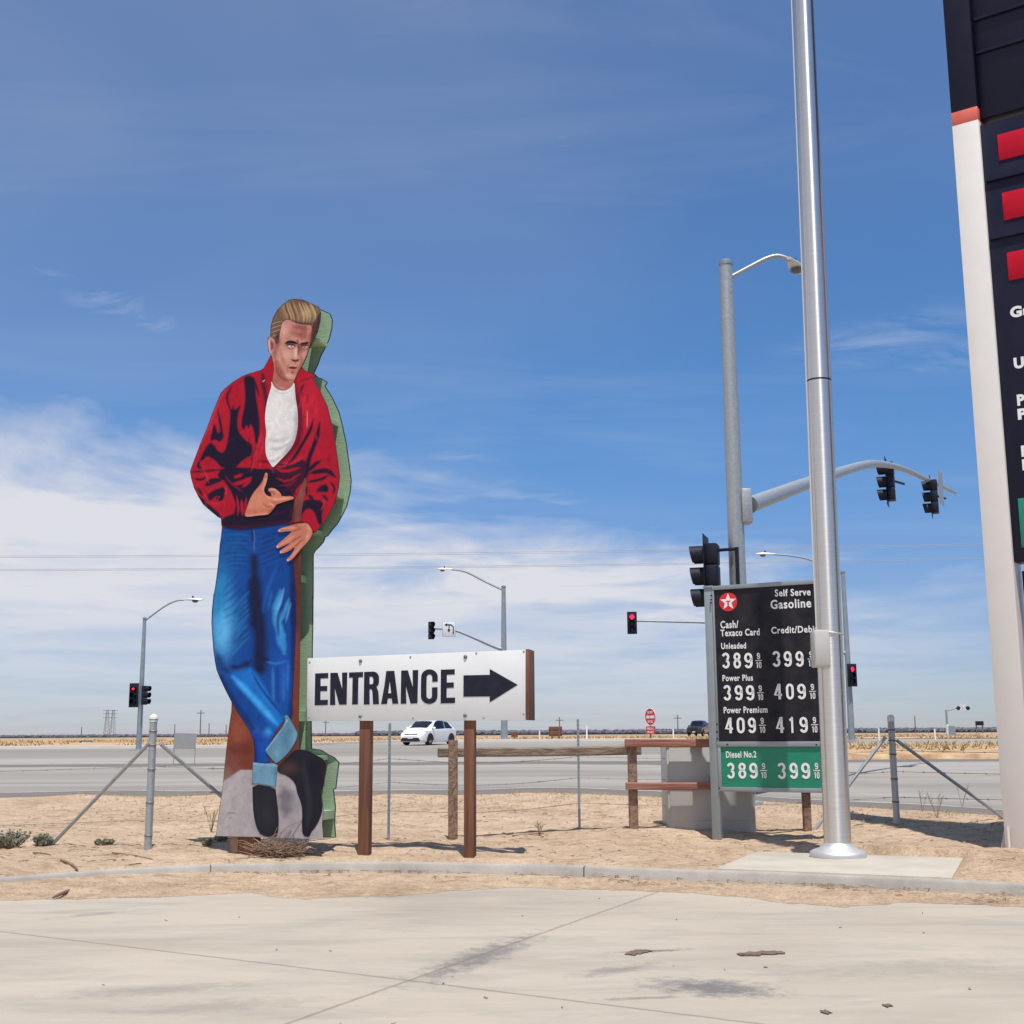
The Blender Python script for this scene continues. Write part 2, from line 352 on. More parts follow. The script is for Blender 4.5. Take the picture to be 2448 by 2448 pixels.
def ynode(n, L, tc):
    s = n.new('ShaderNodeSeparateXYZ'); L.new(tc.outputs['Object'], s.inputs[0]); return s
def ramp(n, L, src, stops):
    r = n.new('ShaderNodeValToRGB'); e = r.color_ramp.elements
    while len(e) < len(stops): e.new(.5)
    for i, (p, c) in enumerate(stops): e[i].position = p; e[i].color = (*c, 1)
    L.new(src, r.inputs[0]); return r
def mapr(n, L, src, a, b):
    m = n.new('ShaderNodeMapRange'); L.new(src, m.inputs[0]); m.inputs[1].default_value = a; m.inputs[2].default_value = b; return m.outputs[0]
def ntex(n, L, tc, scale, detail=6, rough=.6, st=(1, 1, 1), dist=0):
    mp = n.new('ShaderNodeMapping'); mp.inputs['Scale'].default_value = st; L.new(tc.outputs['Object'], mp.inputs[0])
    t = n.new('ShaderNodeTexNoise'); t.inputs['Scale'].default_value = scale; t.inputs['Detail'].default_value = detail; t.inputs['Roughness'].default_value = rough; t.inputs['Distortion'].default_value = dist
    L.new(mp.outputs[0], t.inputs['Vector']); return t.outputs[0]
def mixc(n, L, f, a, b, blend='MIX'):
    m = n.new('ShaderNodeMix'); m.data_type = 'RGBA'; m.blend_type = blend
    for i, v in ((0, f), (6, a), (7, b)):
        if hasattr(v, 'links'): L.new(v, m.inputs[i])
        elif i == 0: m.inputs[0].default_value = v
        else: m.inputs[i].default_value = (*v, 1)
    return m.outputs[2]
def mth(n, L, op, a, b=None, clamp=False):
    x = n.new('ShaderNodeMath'); x.operation = op; x.use_clamp = clamp
    for i, v in enumerate((a, b)):
        if v is None: continue
        if hasattr(v, 'links'): L.new(v, x.inputs[i])
        else: x.inputs[i].default_value = v
    return x.outputs[0]
def bumpn(n, L, b, srcs):
    prev = None
    for h, st, d in srcs:
        bp = n.new('ShaderNodeBump'); bp.inputs['Strength'].default_value = st; bp.inputs['Distance'].default_value = d
        L.new(h, bp.inputs['Height'])
        if prev: L.new(prev, bp.inputs['Normal'])
        prev = bp.outputs[0]
    L.new(prev, b.inputs['Normal'])

def sand_mat(far=True):
    m, nt, n, L, b = nodes('dry_sand' if far else 'loose_sand'); tc = n.new('ShaderNodeTexCoord')
    n1 = ntex(n, L, tc, .55, 9, .68, (.7, 1.2, 1), .5); n2 = ntex(n, L, tc, 3.4, 10, .72, (.7, 1.3, 1), .4); n3 = ntex(n, L, tc, 34, 6, .75)
    c = ramp(n, L, n1, ((.30, (0.386, 0.269, 0.175)), (.48, (0.535, 0.393, 0.266)), (.68, (0.614, 0.466, 0.326)))).outputs[0]
    k = mapr(n, L, n2, .47, .66); c = mixc(n, L, mth(n, L, 'MULTIPLY', k, .62), c, (0.260, 0.166, 0.102))
    n5 = ntex(n, L, tc, 13, 8, .72, (.7, 1.5, 1)); h5 = mapr(n, L, n5, .54, .66); c = mixc(n, L, mth(n, L, 'MULTIPLY', h5, .55), c, (.20, .13, .085)); h6 = mapr(n, L, n5, .46, .36); c = mixc(n, L, mth(n, L, 'MULTIPLY', h6, .5), c, (.66, .53, .40))
    g = mapr(n, L, n3, .52, .66); c = mixc(n, L, mth(n, L, 'MULTIPLY', g, .6), c, (.16, .105, .068))
    w = mapr(n, L, n3, .44, .32); c = mixc(n, L, mth(n, L, 'MULTIPLY', w, .4), c, (0.686, 0.563, 0.422))
    if far:
        s = ynode(n, L, tc)
        f1 = ntex(n, L, tc, .05, 8, .7, (.35, 1.6, 1)); f2 = ntex(n, L, tc, .4, 6, .7)
        fc = ramp(n, L, f1, ((.32, (.34, .175, .09)), (.47, (.46, .30, .165)), (.60, (.50, .37, .22)), (.72, (.30, .22, .15)))).outputs[0]
        fc = mixc(n, L, mapr(n, L, f2, .55, .8), fc, (.28, .17, .10))
        c = mixc(n, L, mapr(n, L, s.outputs[1], 34, 60), c, fc)
        pl = ntex(n, L, tc, .004, 6, .6, (.5, 1, 1))
        pc = ramp(n, L, pl, ((.4, (.26, .20, .14)), (.6, (.33, .26, .19)))).outputs[0]
        c = mixc(n, L, mapr(n, L, s.outputs[1], 140, 500), c, pc)
    L.new(c, b.inputs['Base Color']); b.inputs['Roughness'].default_value = .95; b.inputs['Specular IOR Level'].default_value = .15
    bumpn(n, L, b, ((n2, .8, .07), (n3, .8, .02)))
    return m
M['sand'] = sand_mat(); M['sand2'] = sand_mat(False)

def lot_mat():
    m, nt, n, L, b = nodes('worn_lot_concrete'); tc = n.new('ShaderNodeTexCoord'); s = ynode(n, L, tc)
    n1 = ntex(n, L, tc, .28, 7, .6, (1, 1.6, 1), .4); n2 = ntex(n, L, tc, 1.1, 9, .68, (.55, 2.2, 1), .6); n3 = ntex(n, L, tc, 60, 3, .7); n4 = ntex(n, L, tc, 7, 10, .74)
    c = ramp(n, L, n1, ((.30, (0.345, 0.297, 0.238)), (.50, (0.409, 0.358, 0.286)), (.70, (0.456, 0.402, 0.317)))).outputs[0]
    c = mixc(n, L, mth(n, L, 'MULTIPLY', mapr(n, L, n2, .50, .74), .62), c, (.255, .236, .216))
    c = mixc(n, L, mth(n, L, 'MULTIPLY', mapr(n, L, n2, .44, .28), .45), c, (.455, .39, .30))
    c = mixc(n, L, mth(n, L, 'MULTIPLY', mapr(n, L, n3, .56, .72), .32), c, (.23, .20, .17))
    n6 = ntex(n, L, tc, 3.2, 10, .74, (.5, 2.4, 1), .8); c = mixc(n, L, mth(n, L, 'MULTIPLY', mapr(n, L, n6, .54, .72), .26), c, (.26, .235, .205)); c = mixc(n, L, mth(n, L, 'MULTIPLY', mapr(n, L, n6, .46, .34), .25), c, (.52, .47, .385))
    def pt(px, py): p = at_z(px, py, 0); return p.x, p.y
    # tyre smears and oil stains
    for (px, py), (qx, qy), wd, k in (((1010, 2345), (1260, 2240), .22, .72), ((1560, 2350), (1850, 2372), .32, .88), ((1380, 2335), (1560, 2305), .14, .5), ((1470, 2277), (1645, 2270), .06, .9), ((150, 2380), (620, 2352), .16, .32), ((300, 2420), (760, 2390), .2, .28), ((130, 2195), (310, 2178), .10, .4), ((1900, 2330), (2400, 2300), .35, .25), ((1430, 2390), (1640, 2382), .05, .6)):
        a, c2 = pt(px, py), pt(qx, qy); mx, my = (a[0] + c2[0]) / 2, (a[1] + c2[1]) / 2
        dx, dy = c2[0] - a[0], c2[1] - a[1]; l = math.hypot(dx, dy); dx /= l; dy /= l
        X = mth(n, L, 'SUBTRACT', s.outputs[0], mx); Y = mth(n, L, 'SUBTRACT', s.outputs[1], my)
        p = mth(n, L, 'DIVIDE', mth(n, L, 'ADD', mth(n, L, 'MULTIPLY', X, dx), mth(n, L, 'MULTIPLY', Y, dy)), l * .62)
        q = mth(n, L, 'DIVIDE', mth(n, L, 'ADD', mth(n, L, 'MULTIPLY', X, -dy), mth(n, L, 'MULTIPLY', Y, dx)), wd)
        r = mth(n, L, 'SQRT', mth(n, L, 'ADD', mth(n, L, 'MULTIPLY', p, p), mth(n, L, 'MULTIPLY', q, q)))
        r = mth(n, L, 'ADD', r, mth(n, L, 'MULTIPLY', mth(n, L, 'SUBTRACT', n4, .5), 3.4))
        f = mth(n, L, 'MULTIPLY', mapr(n, L, r, 1.05, .25), k)
        c = mixc(n, L, f, c, (.135, .130, .130))
    # joints and cracks
    wob = mth(n, L, 'MULTIPLY', mth(n, L, 'SUBTRACT', n4, .5), .05)
    for pa, pb, wd in (((0, 2227), (985, 2345), .013), ((985, 2345), (1820, 2448), .013), ((1560, 2137), (980, 2343), .012)):
        a, c2 = pt(*pa), pt(*pb); nx, ny = c2[1] - a[1], a[0] - c2[0]; l = math.hypot(nx, ny); nx /= l; ny /= l
        d = mth(n, L, 'ADD', mth(n, L, 'MULTIPLY', s.outputs[0], nx), mth(n, L, 'MULTIPLY', s.outputs[1], ny))
        d = mth(n, L, 'ABSOLUTE', mth(n, L, 'ADD', mth(n, L, 'SUBTRACT', d, nx * a[0] + ny * a[1]), wob))
        f = mth(n, L, 'MULTIPLY', mapr(n, L, d, wd * 2.0, wd * .5), .58)
        if pa == (0, 2227): f = mth(n, L, 'MULTIPLY', f, mth(n, L, 'LESS_THAN', s.outputs[0], c2[0]))
        if pa == (985, 2345): f = mth(n, L, 'MULTIPLY', f, mth(n, L, 'GREATER_THAN', s.outputs[0], a[0]))
        c = mixc(n, L, f, c, (.17, .13, .10))
    L.new(c, b.inputs['Base Color']); b.inputs['Roughness'].default_value = .85; b.inputs['Specular IOR Level'].default_value = .3
    bumpn(n, L, b, ((n3, .25, .006), (n4, .2, .01)))
    return m
M['lot'] = lot_mat()
def road_mat():
    m, nt, n, L, b = nodes('worn_asphalt'); tc = n.new('ShaderNodeTexCoord')
    at = n.new('ShaderNodeAttribute'); at.attribute_name = 'across'
    n1 = ntex(n, L, tc, .5, 7, .65, (.10, 1.4, 1), .3); n2 = ntex(n, L, tc, .12, 5, .6, (.5, 1, 1)); n3 = ntex(n, L, tc, 3, 5, .7)
    y = mth(n, L, 'ADD', at.outputs['Fac'], mth(n, L, 'MULTIPLY', mth(n, L, 'SUBTRACT', n2, .5), 1.0))
    t = mapr(n, L, y, 0, 60)
    dk, md, lt = (.170, .150, .128), (.255, .233, .202), (.330, .305, .268)
    c = ramp(n, L, t, ((0, (.19, .155, .12)), (.012, dk), (.038, dk), (.046, md), (.10, lt), (.19, md), (.25, lt), (.285, lt), (.293, dk), (.335, dk), (.342, lt), (.45, lt), (.50, md), (.70, md), (1, lt))).outputs[0]
    c = mixc(n, L, mth(n, L, 'MULTIPLY', mapr(n, L, n1, .50, .70), .6), c, (.16, .145, .13))
    c = mixc(n, L, mth(n, L, 'MULTIPLY', mapr(n, L, n3, .62, .75), .35), c, (.13, .115, .105))
    L.new(c, b.inputs['Base Color']); b.inputs['Roughness'].default_value = .9; b.inputs['Specular IOR Level'].default_value = .2
    bumpn(n, L, b, ((n3, .2, .02),)); return m
M['road'] = road_mat()
M['kerb'] = pmat('kerb_concrete', (.29, .27, .235), (.44, .41, .36), 2.2, .9, bump=.3, bscale=50, contrast=1.3)
M['kerb_far'] = pmat('far_kerb_concrete', (.44, .41, .37), (.54, .50, .45), .6, .9)
M['line_white'] = pmat('worn_white_road_paint', (.36, .34, .32), (.62, .60, .57), 1.2, .7, contrast=1.2)
M['line_orange'] = pmat('worn_orange_road_paint', (.36, .24, .13), (.52, .34, .17), .8, .7, contrast=1.2)

# ------------------------------------------------------------------ ground, lot, kerb, road
_pb = [at_z(x, y, .165) for x, y in ((1807, 2036), (2303, 2051), (2256, 2092), (1707, 2073))]
PADPOLY = [(_pb[0].x, _pb[0].y), (_pb[1].x, _pb[1].y)] + [(x, kerbY(x) + .157) for x in np.linspace(_pb[2].x, _pb[3].x, 14)]
PAD = (_pb[3].x, _pb[1].x); _q = at_z(2004, 2048, .168); FLAGP = (_q.x, _q.y)
def _inpad(x, y):
    r = False; q = PADPOLY; j = len(q) - 1
    for i in range(len(q)):
        if (q[i][1] > y) != (q[j][1] > y) and x < (q[j][0] - q[i][0]) * (y - q[i][1]) / (q[j][1] - q[i][1]) + q[i][0]: r = not r
        j = i
    return r
def grid_obj(name, xs, rows, mat, kind='structure', attr=None):
    """rows: functions x -> (y, z[, attr])"""
    nx = len(xs); ny = len(rows); v = []; av = []
    for f in rows:
        for x in xs:
            q = f(x); v.append((x, q[0], q[1])); av.append(q[2] if len(q) > 2 else 0)
    fs = [(j * nx + i, j * nx + i + 1, (j + 1) * nx + i + 1, (j + 1) * nx + i) for j in range(ny - 1) for i in range(nx - 1)]
    me = bpy.data.meshes.new(name); me.from_pydata(v, [], fs); me.materials.append(mat)
    if attr:
        a = me.attributes.new(attr, 'FLOAT', 'POINT'); a.data.foreach_set('value', av)
    me.shade_smooth(); o = bpy.data.objects.new(name, me); COL.objects.link(o); return tag(o, kind=kind)
xs_in = list(np.arange(-9.0, 10.01, .075))
xs_out = [12, 15, 19, 25, 34, 50, 80, 140, 300, 700, 2000, 6000]
XS = [-x + .5 for x in xs_out[::-1]] + [-10] + xs_in + xs_out
SS = [0, .012] + [(.012 + .988 * (i / 150) ** 1.12) for i in range(1, 151)]
rows = [lambda x: (kerbY(x) + .02, -.08)]
for t in SS:
    rows.append(lambda x, t=t: (lambda y: (y, gz(x, y - 1e-4) if t > 0 else .10))(kerbY(x) + .12 + (edgeY(x) - kerbY(x) - .12) * t))
for d in (.25, 1, 4, 10, 20, 30, 40):
    rows.append(lambda x, d=d: (edgeY(x) + d, rz(edgeY(x) + d) - (.06 if d < .5 else .1)))
def sm(y, x): return rz(y) + .05 * noise.noise((x * .2, y * .2, 3))
for d in (0, 2, 5, 9, 14, 20, 30, 45, 70, 110, 180, 300, 500, 900, 1500, 4000, 12000):
    rows.append(lambda x, d=d: (farY(x) + d, (sm(farY(x) + d, x) + .02) if d > 0 else rz(farY(x)) - .05))
grid_obj('ground', XS, rows, M['sand'])

LX = [-60, -40, -25, -16, -12] + list(np.arange(-9, 9.6, .5)) + [12, 16, 25, 40, 60]
grid_obj('concrete_lot', LX, [lambda x: (-40, 0)] + [lambda x, t=t: (-40 + (kerbY(x) + .03 + 40) * t, 0) for t in (.3, .6, .8, .9, .95, 1)], M['lot'])

# kerb in cast segments with open joints
cuts = [-40] + [at_z(p[0], p[1], .1).x for p in ((503, 2080), (1395, 2083), (2418, 2110))] + [9.6, 40]
cuts.insert(1, cuts[1] - 3.9); cuts.insert(1, cuts[1] - 4)
kb = MB()
for a, b_ in zip(cuts, cuts[1:]):
    X = np.linspace(a + .008, b_ - .008, 24); prof = ((0, -.1), (.012, .125), (.03, .148), (.14, .150), (.155, .142), (.155, -.1))
    vs = []
    for x in X:
        y = kerbY(x); s = (kerbY(x + .05) - kerbY(x - .05)) / .1; l = math.hypot(1, s)
        for k, z in prof: vs.append((x - s / l * k, y + k / l, z + .006 * noise.noise((x * .8, 0, z * 3))))
    n_ = len(prof)
    kb.add(vs, [(i * n_ + j, i * n_ + j + 1, (i + 1) * n_ + j + 1, (i + 1) * n_ + j) for i in range(len(X) - 1) for j in range(n_ - 1)] + [tuple(range(n_)), tuple(range((len(X) - 1) * n_, len(X) * n_))[::-1]])
tag(kb.build('kerb', M['kerb']), kind='structure')

# sand blown against the foot of the kerb
_sf = [at_z(x, y, 0) for x, y in ((-200, 2160), (0, 2153), (190, 2149), (380, 2145), (600, 2134), (650, 2143), (730, 2150), (824, 2144), (938, 2144), (1080, 2130), (1224, 2122), (1572, 2131), (1794, 2146), (1857, 2158), (2016, 2168), (2174, 2158), (2300, 2162), (2448, 2169), (2650, 2185))]
def sfront(x):
    y = float(np.interp(x, [p.x for p in _sf], [p.y for p in _sf]))
    return y + .10 * noise.noise((x * 3.1, 4, 0)) + .07 * noise.noise((x * 9, 7, 0)) + .05 * noise.noise((x * 23, 7, 0))
def srow(t):
    def f(x):
        y0 = sfront(x); y1 = kerbY(x) + .02; y = y0 + (y1 - y0) * t
        lo = .035 if x > -2.5 else .035 + .07 * min(1, (-2.5 - x) / 2)
        z = .004 + lo * t ** 1.3 + (.026 * noise.noise((x * 3, y * 3, 2)) + .022 * noise.noise((x * 9, y * 9, 2)) + .014 * noise.noise((x * 25, y * 25, 2)) + .014) * math.sin(math.pi * min(1, t * 1.02)) ** .6 if t > 0 else .0015
        return y, max(z, .002)
    return f
tag(grid_obj('blown_sand', list(np.arange(-6.6, 6.6, .03)), [srow(t) for t in np.linspace(0, 1, 22)], M['sand2']), kind='structure')

# concrete pad under the flag pole
pd = MB().prism(PADPOLY, -.05, .168); tag(pd.build('concrete_pad', M['concrete_pad'], bevel=.012), kind='structure')

# highway
RX = [-400, -150, -80, -50, -35, -25] + list(np.arange(-20, 24.1, 1)) + [28, 35, 45, 60, 100, 200, 400]
rr = []
for d in (0, .6, 1.2, 2.4, 5, 9, 14): rr.append(lambda x, d=d: (edgeY(x) + d, rz(edgeY(x) + d) + (-.012 if d == 0 else .004), d))
for t in (.2, .4, .6, .8, 1): rr.append(lambda x, t=t: (lambda y: (y, rz(y) + .004, y - 26))(edgeY(x) + 14 + (farY(x) - edgeY(x) - 14) * t))
grid_obj('highway', RX, rr, M['road'], attr='across')
def strip(name, x0, x1, fy, w, mat, h=.008, step=.5):
    X = np.arange(x0, x1 + 1e-6, step)
    return grid_obj(name, list(X), [lambda x: (fy(x), rz(fy(x)) + h), lambda x: (fy(x) + w, rz(fy(x) + w) + h)], mat)
strip('edge_line', -60, 30, lambda x: edgeY(x) + 2.25 + .15 * math.sin(x), .17, M['line_white'])
strip('lane_line', -60, -2.5, lambda x: 47.5 - .01 * x, .28, M['line_white'])
strip('lane_line', 6.5, 60, lambda x: 40.2, .22, M['line_white'])
strip('lane_line', 6.5, 60, lambda x: 42.9, .25, M['line_white'])
strip('centre_line', 8.5, 26, lambda x: 33.2 + .02 * x, .35, M['line_orange'])
def far_kerb():
    mb = MB(); X = list(np.arange(-60, 13, 1.5)); vs = []
    for x in X:
        y = farY(x)
        for k, dz in ((-.05, -.05), (0, .15), (1.2, .17), (1.25, -.05)): vs.append((x, y + k, rz(y) + dz))
    mb.add(vs, [(i * 4 + j, i * 4 + j + 1, i * 4 + j + 5, i * 4 + j + 4) for i in range(len(X) - 1) for j in range(3)])
    tag(mb.build('far_kerb', M['kerb_far']), kind='structure')
far_kerb()
# dry verge island on the right and the dark side road behind it
M['verge'] = pmat('dry_verge', (.30, .165, .085), (.52, .38, .22), 1.1, .95, bump=.8, bscale=4, contrast=1.9, detail=10)
grid_obj('verge_island', list(np.arange(11, 60, 1.0)), [lambda x: (46.2 + .3 * math.sin(x), rz(46.2) + .0), lambda x: (46.5, rz(46.5) + .17), lambda x: (52, rz(52) + .28 + .05 * math.sin(x * 1.3)), lambda x: (60, rz(60) + .22), lambda x: (66, rz(66) + .0)], M['verge'])
M['side_road'] = pmat('dark_side_road', (.115, .11, .115), (.15, .145, .145), .3, .9)
grid_obj('side_road', list(np.arange(14, 200, 4.0)), [lambda x: (88.5, rz(88.5) + .03), lambda x: (120 + .05 * x, rz(120) + .06)], M['side_road'])
# far hills
hb = MB(); X = np.linspace(-4200, 4200, 180); vs = []
for x in X:
    h = 22 + 16 * noise.noise((x * .0011, 0, 0)) + 8 * noise.noise((x * .004, 3, 0)); h *= .55 + .45 * (1 if x < 600 else max(0, 1 - (x - 600) / 900)); h = max(h, 1)
    vs += [(x, 5200, -10), (x, 5400, h - 3), (x, 6200, h * 1.1 - 3), (x, 7000, -10)]
hb.add(vs, [(i * 4 + j, i * 4 + j + 1, i * 4 + j + 5, i * 4 + j + 4) for i in range(len(X) - 1) for j in range(3)])
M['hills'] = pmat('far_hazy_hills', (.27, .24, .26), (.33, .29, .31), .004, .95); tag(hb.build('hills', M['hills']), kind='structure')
# ------------------------------------------------------------------ painted plywood figure
def Z(x0, y0, k): return lambda l: [(x0 + x / k, y0 + y / k) for x, y in l]
Z1, Z2, Z3, Z4, Z5 = Z(580, 690, 3.863), Z(440, 850, 4.293), Z(440, 1100, 4.6), Z(480, 1400, 4.829), Z(480, 1700, 4.829)
FIG = Frame(560, 2005, 15.45, R(20))
def art_mat(name, rough=.5):
    m, nt, n, L, b = nodes(name)
    a = n.new('ShaderNodeVertexColor'); a.layer_name = 'paint'
    tc = n.new('ShaderNodeTexCoord'); t = n.new('ShaderNodeTexNoise'); t.inputs['Scale'].default_value = 7; t.inputs['Detail'].default_value = 12; t.inputs['Roughness'].default_value = .72; t.inputs['Distortion'].default_value = .6
    L.new(tc.outputs['Object'], t.inputs['Vector'])
    g = n.new('ShaderNodeMapRange'); L.new(t.outputs[0], g.inputs[0]); g.inputs[1].default_value = .25; g.inputs[2].default_value = .75; g.inputs[3].default_value = .72; g.inputs[4].default_value = 1.2
    mx = n.new('ShaderNodeMix'); mx.data_type = 'RGBA'; mx.blend_type = 'MULTIPLY'; mx.inputs[0].default_value = 1
    L.new(a.outputs[0], mx.inputs[6]); L.new(g.outputs[0], mx.inputs[7]); L.new(mx.outputs[2], b.inputs['Base Color'])
    b.inputs['Roughness'].default_value = rough; b.inputs['Specular IOR Level'].default_value = .14; return m
M['art'] = art_mat('hand_painted_plywood')
ART_GAIN = .98
def inside(P, poly):
    q = np.array(poly); r = np.zeros(len(P), bool); j = len(q) - 1
    for i in range(len(q)):
        xi, yi = q[i]; xj, yj = q[j]
        c = ((yi > P[:, 1]) != (yj > P[:, 1])) & (P[:, 0] < (xj - xi) * (P[:, 1] - yi) / (yj - yi + 1e-12) + xi); r ^= c; j = i
    return r
def segd(P, pts, closed=False):
    q = np.array(pts, float)
    if closed: q = np.vstack([q, q[:1]])
    best = np.full(len(P), 1e9); tt = np.zeros(len(P)); L_ = np.r_[0, np.cumsum(np.hypot(*np.diff(q, axis=0).T))]
    for i in range(len(q) - 1):
        a, d = q[i], q[i + 1] - q[i]; l2 = d @ d + 1e-9
        t = np.clip(((P - a) @ d) / l2, 0, 1); e = P - a - t[:, None] * d; dd = np.hypot(e[:, 0], e[:, 1])
        m = dd < best; best[m] = dd[m]; tt[m] = (L_[i] + t[m] * math.sqrt(l2)) / L_[-1]
    return best, tt
def smooth_poly(pts, it=1, keep=.0):
    for _ in range(it):
        o = []
        for i in range(len(pts)):
            a, b = pts[i], pts[(i + 1) % len(pts)]
            o += [(a[0] * .75 + b[0] * .25, a[1] * .75 + b[1] * .25), (a[0] * .25 + b[0] * .75, a[1] * .25 + b[1] * .75)]
        pts = o
    return pts
def smooth_line(pts, it=2):
    for _ in range(it):
        o = [pts[0]]
        for a, b in zip(pts, pts[1:]): o += [(a[0] * .75 + b[0] * .25, a[1] * .75 + b[1] * .25), (a[0] * .25 + b[0] * .75, a[1] * .25 + b[1] * .75)]
        pts = o + [pts[-1]]
    return pts
def G(*c): return np.array(S(*c)) * ART_GAIN
def paint(P, base, ops):
    C = np.tile(G(*base), (len(P), 1))
    for o in ops:
        k = o[0]
        if k == 'p':
            _, pts, col, soft, al = o; pts = smooth_poly(pts); d, _ = segd(P, pts, True); s = np.where(inside(P, pts), d, -d); a = np.clip(s / soft + .5, 0, 1) * al
        elif k == 's':
            _, pts, w, col, soft, al = o[:6]; tp = o[6] if len(o) > 6 else True
            pts = smooth_line(pts, 1); d, t = segd(P, pts); ww = w / 2 * (np.clip(np.sin(math.pi * np.clip(t, 0.02, .98)) * 1.5, 0, 1) ** .7 if tp else 1); a = np.clip((ww - d) / soft + .5, 0, 1) * al
        else:
            _, c, r, col, al = o[:5]; rot = o[5] if len(o) > 5 else 0
            e = P - np.array(c); x = e[:, 0] * math.cos(rot) + e[:, 1] * math.sin(rot); y = -e[:, 0] * math.sin(rot) + e[:, 1] * math.cos(rot)
            a = np.exp(-((x / r[0]) ** 2 + (y / r[1]) ** 2)) * al
        a = a[:, None]; C = C * (1 - a) + G(*col) * a
    return np.clip(C, .002, .92)
def painted(name, outline, layer, base, ops, parent, sp=2.0, sm=1, edge=None):
    poly = smooth_poly(outline, sm) if sm else outline
    # resample the contour
    q = []
    for i in range(len(poly)):
        a, b = poly[i], poly[(i + 1) % len(poly)]; n_ = max(1, int(math.hypot(b[0] - a[0], b[1] - a[1]) / sp))
        q += [(a[0] + (b[0] - a[0]) * k / n_, a[1] + (b[1] - a[1]) * k / n_) for k in range(n_)]
    A = np.array(q); mn, mx = A.min(0), A.max(0)
    gx, gy = np.meshgrid(np.arange(mn[0], mx[0], sp), np.arange(mn[1], mx[1], sp * .87)); gx = gx + ((np.arange(gx.shape[0]) % 2) * sp * .5)[:, None]
    P = np.c_[gx.ravel(), gy.ravel()]; P = P[inside(P, q)]; d, _ = segd(P, q, True); P = P[d > sp * .45]
    vv = [Vector(p) for p in q] + [Vector(p) for p in P]
    r = delaunay_2d_cdt(vv, [], [list(range(len(q)))], 1, 1e-4)
    vs, fs = r[0], r[2]; PP = np.array([tuple(v) for v in vs])
    ops = list(ops)
    if edge: ops.append(('s', q + [q[0]], edge[0], edge[1], 1.5, edge[2], False))
    C = paint(PP, base, ops)
    zoff = .010 + .0022 * layer; loc = [FIG.loc(x, y, zoff) for x, y in PP]
    me = bpy.data.meshes.new(name); me.from_pydata([(a, b, zoff) for a, b in loc], [], [tuple(f) for f in fs])
    bm = bmesh.new(); bm.from_mesh(me); bm.normal_update()
    rv = [f for f in bm.faces if f.normal.z < 0]; bmesh.ops.reverse_faces(bm, faces=rv); bm.to_mesh(me); bm.free()
    ca = me.color_attributes.new('paint', 'FLOAT_COLOR', 'POINT'); ca.data.foreach_set('color', np.c_[C, np.ones(len(C))].astype(np.float32).ravel())
    me.materials.append(M['art']); o = bpy.data.objects.new(name, me); COL.objects.link(o); o.parent = parent; return o

fig = empty('painted_figure_cutout', None, 'huge painted plywood cutout of a man in red jacket and blue jeans', 'cutout sign', m=FIG.m)
fig.location = FIG.o
sil = (Z1([(258, 440), (262, 350), (283, 270), (320, 200), (370, 150), (430, 105), (480, 95), (560, 103), (640, 138), (700, 165), (722, 220), (716, 300), (692, 400), (655, 480), (612, 560), (585, 640), (545, 725), (600, 775)])
       + Z2([(1285, 170), (1350, 210), (1325, 250), (1400, 370), (1470, 520), (1510, 680), (1545, 850), (1580, 1100), (1596, 1240), (1585, 1350), (1550, 1500), (1500, 1600), (1450, 1690), (1400, 1745), (1348, 1815)])
       + Z3([(1420, 800), (1400, 860), (1370, 895), (1310, 955), (1285, 1000), (1284, 1300), (1283, 1500)])
       + Z4([(1152, 100), (1150, 400), (1143, 700), (1140, 1000), (1132, 1300), (1128, 1500)])
       + Z5([(1128, 100), (1130, 300), (1132, 440), (1240, 455), (1330, 510), (1400, 545), (1452, 600), (1440, 700), (1415, 905), (1385, 915), (1400, 1020), (1410, 1130), (1400, 1300), (1412, 1478), (1180, 1472), (620, 1452), (180, 1442), (196, 1300), (226, 1080), (255, 900), (275, 670), (300, 430), (330, 180), (357, 0)])
       + Z4([(360, 1345), (280, 1190), (220, 1060), (185, 970), (165, 860), (150, 750), (138, 600), (128, 440), (132, 300), (150, 100)])
       + Z3([(305, 1780), (312, 1640), (326, 1500), (345, 1400), (370, 1220), (384, 1090), (396, 930), (410, 850), (420, 735)])
       + Z2([(385, 1735), (383, 1675), (350, 1658), (280, 1600), (200, 1530), (150, 1450), (105, 1360), (76, 1260), (65, 1190), (85, 1130), (130, 1010), (180, 880), (240, 740), (290, 600), (340, 480), (380, 385), (420, 340), (500, 275), (600, 212), (680, 182), (790, 150), (820, 130), (860, 60)])
       + Z1([(268, 605), (240, 580), (233, 500), (238, 455), (256, 440)]))
sl_ = FIG.pts(sil)
fb = MB().prism(sl_, -.012, .009); fb.build('front_board', M['green_dark'], fig, smooth=False)
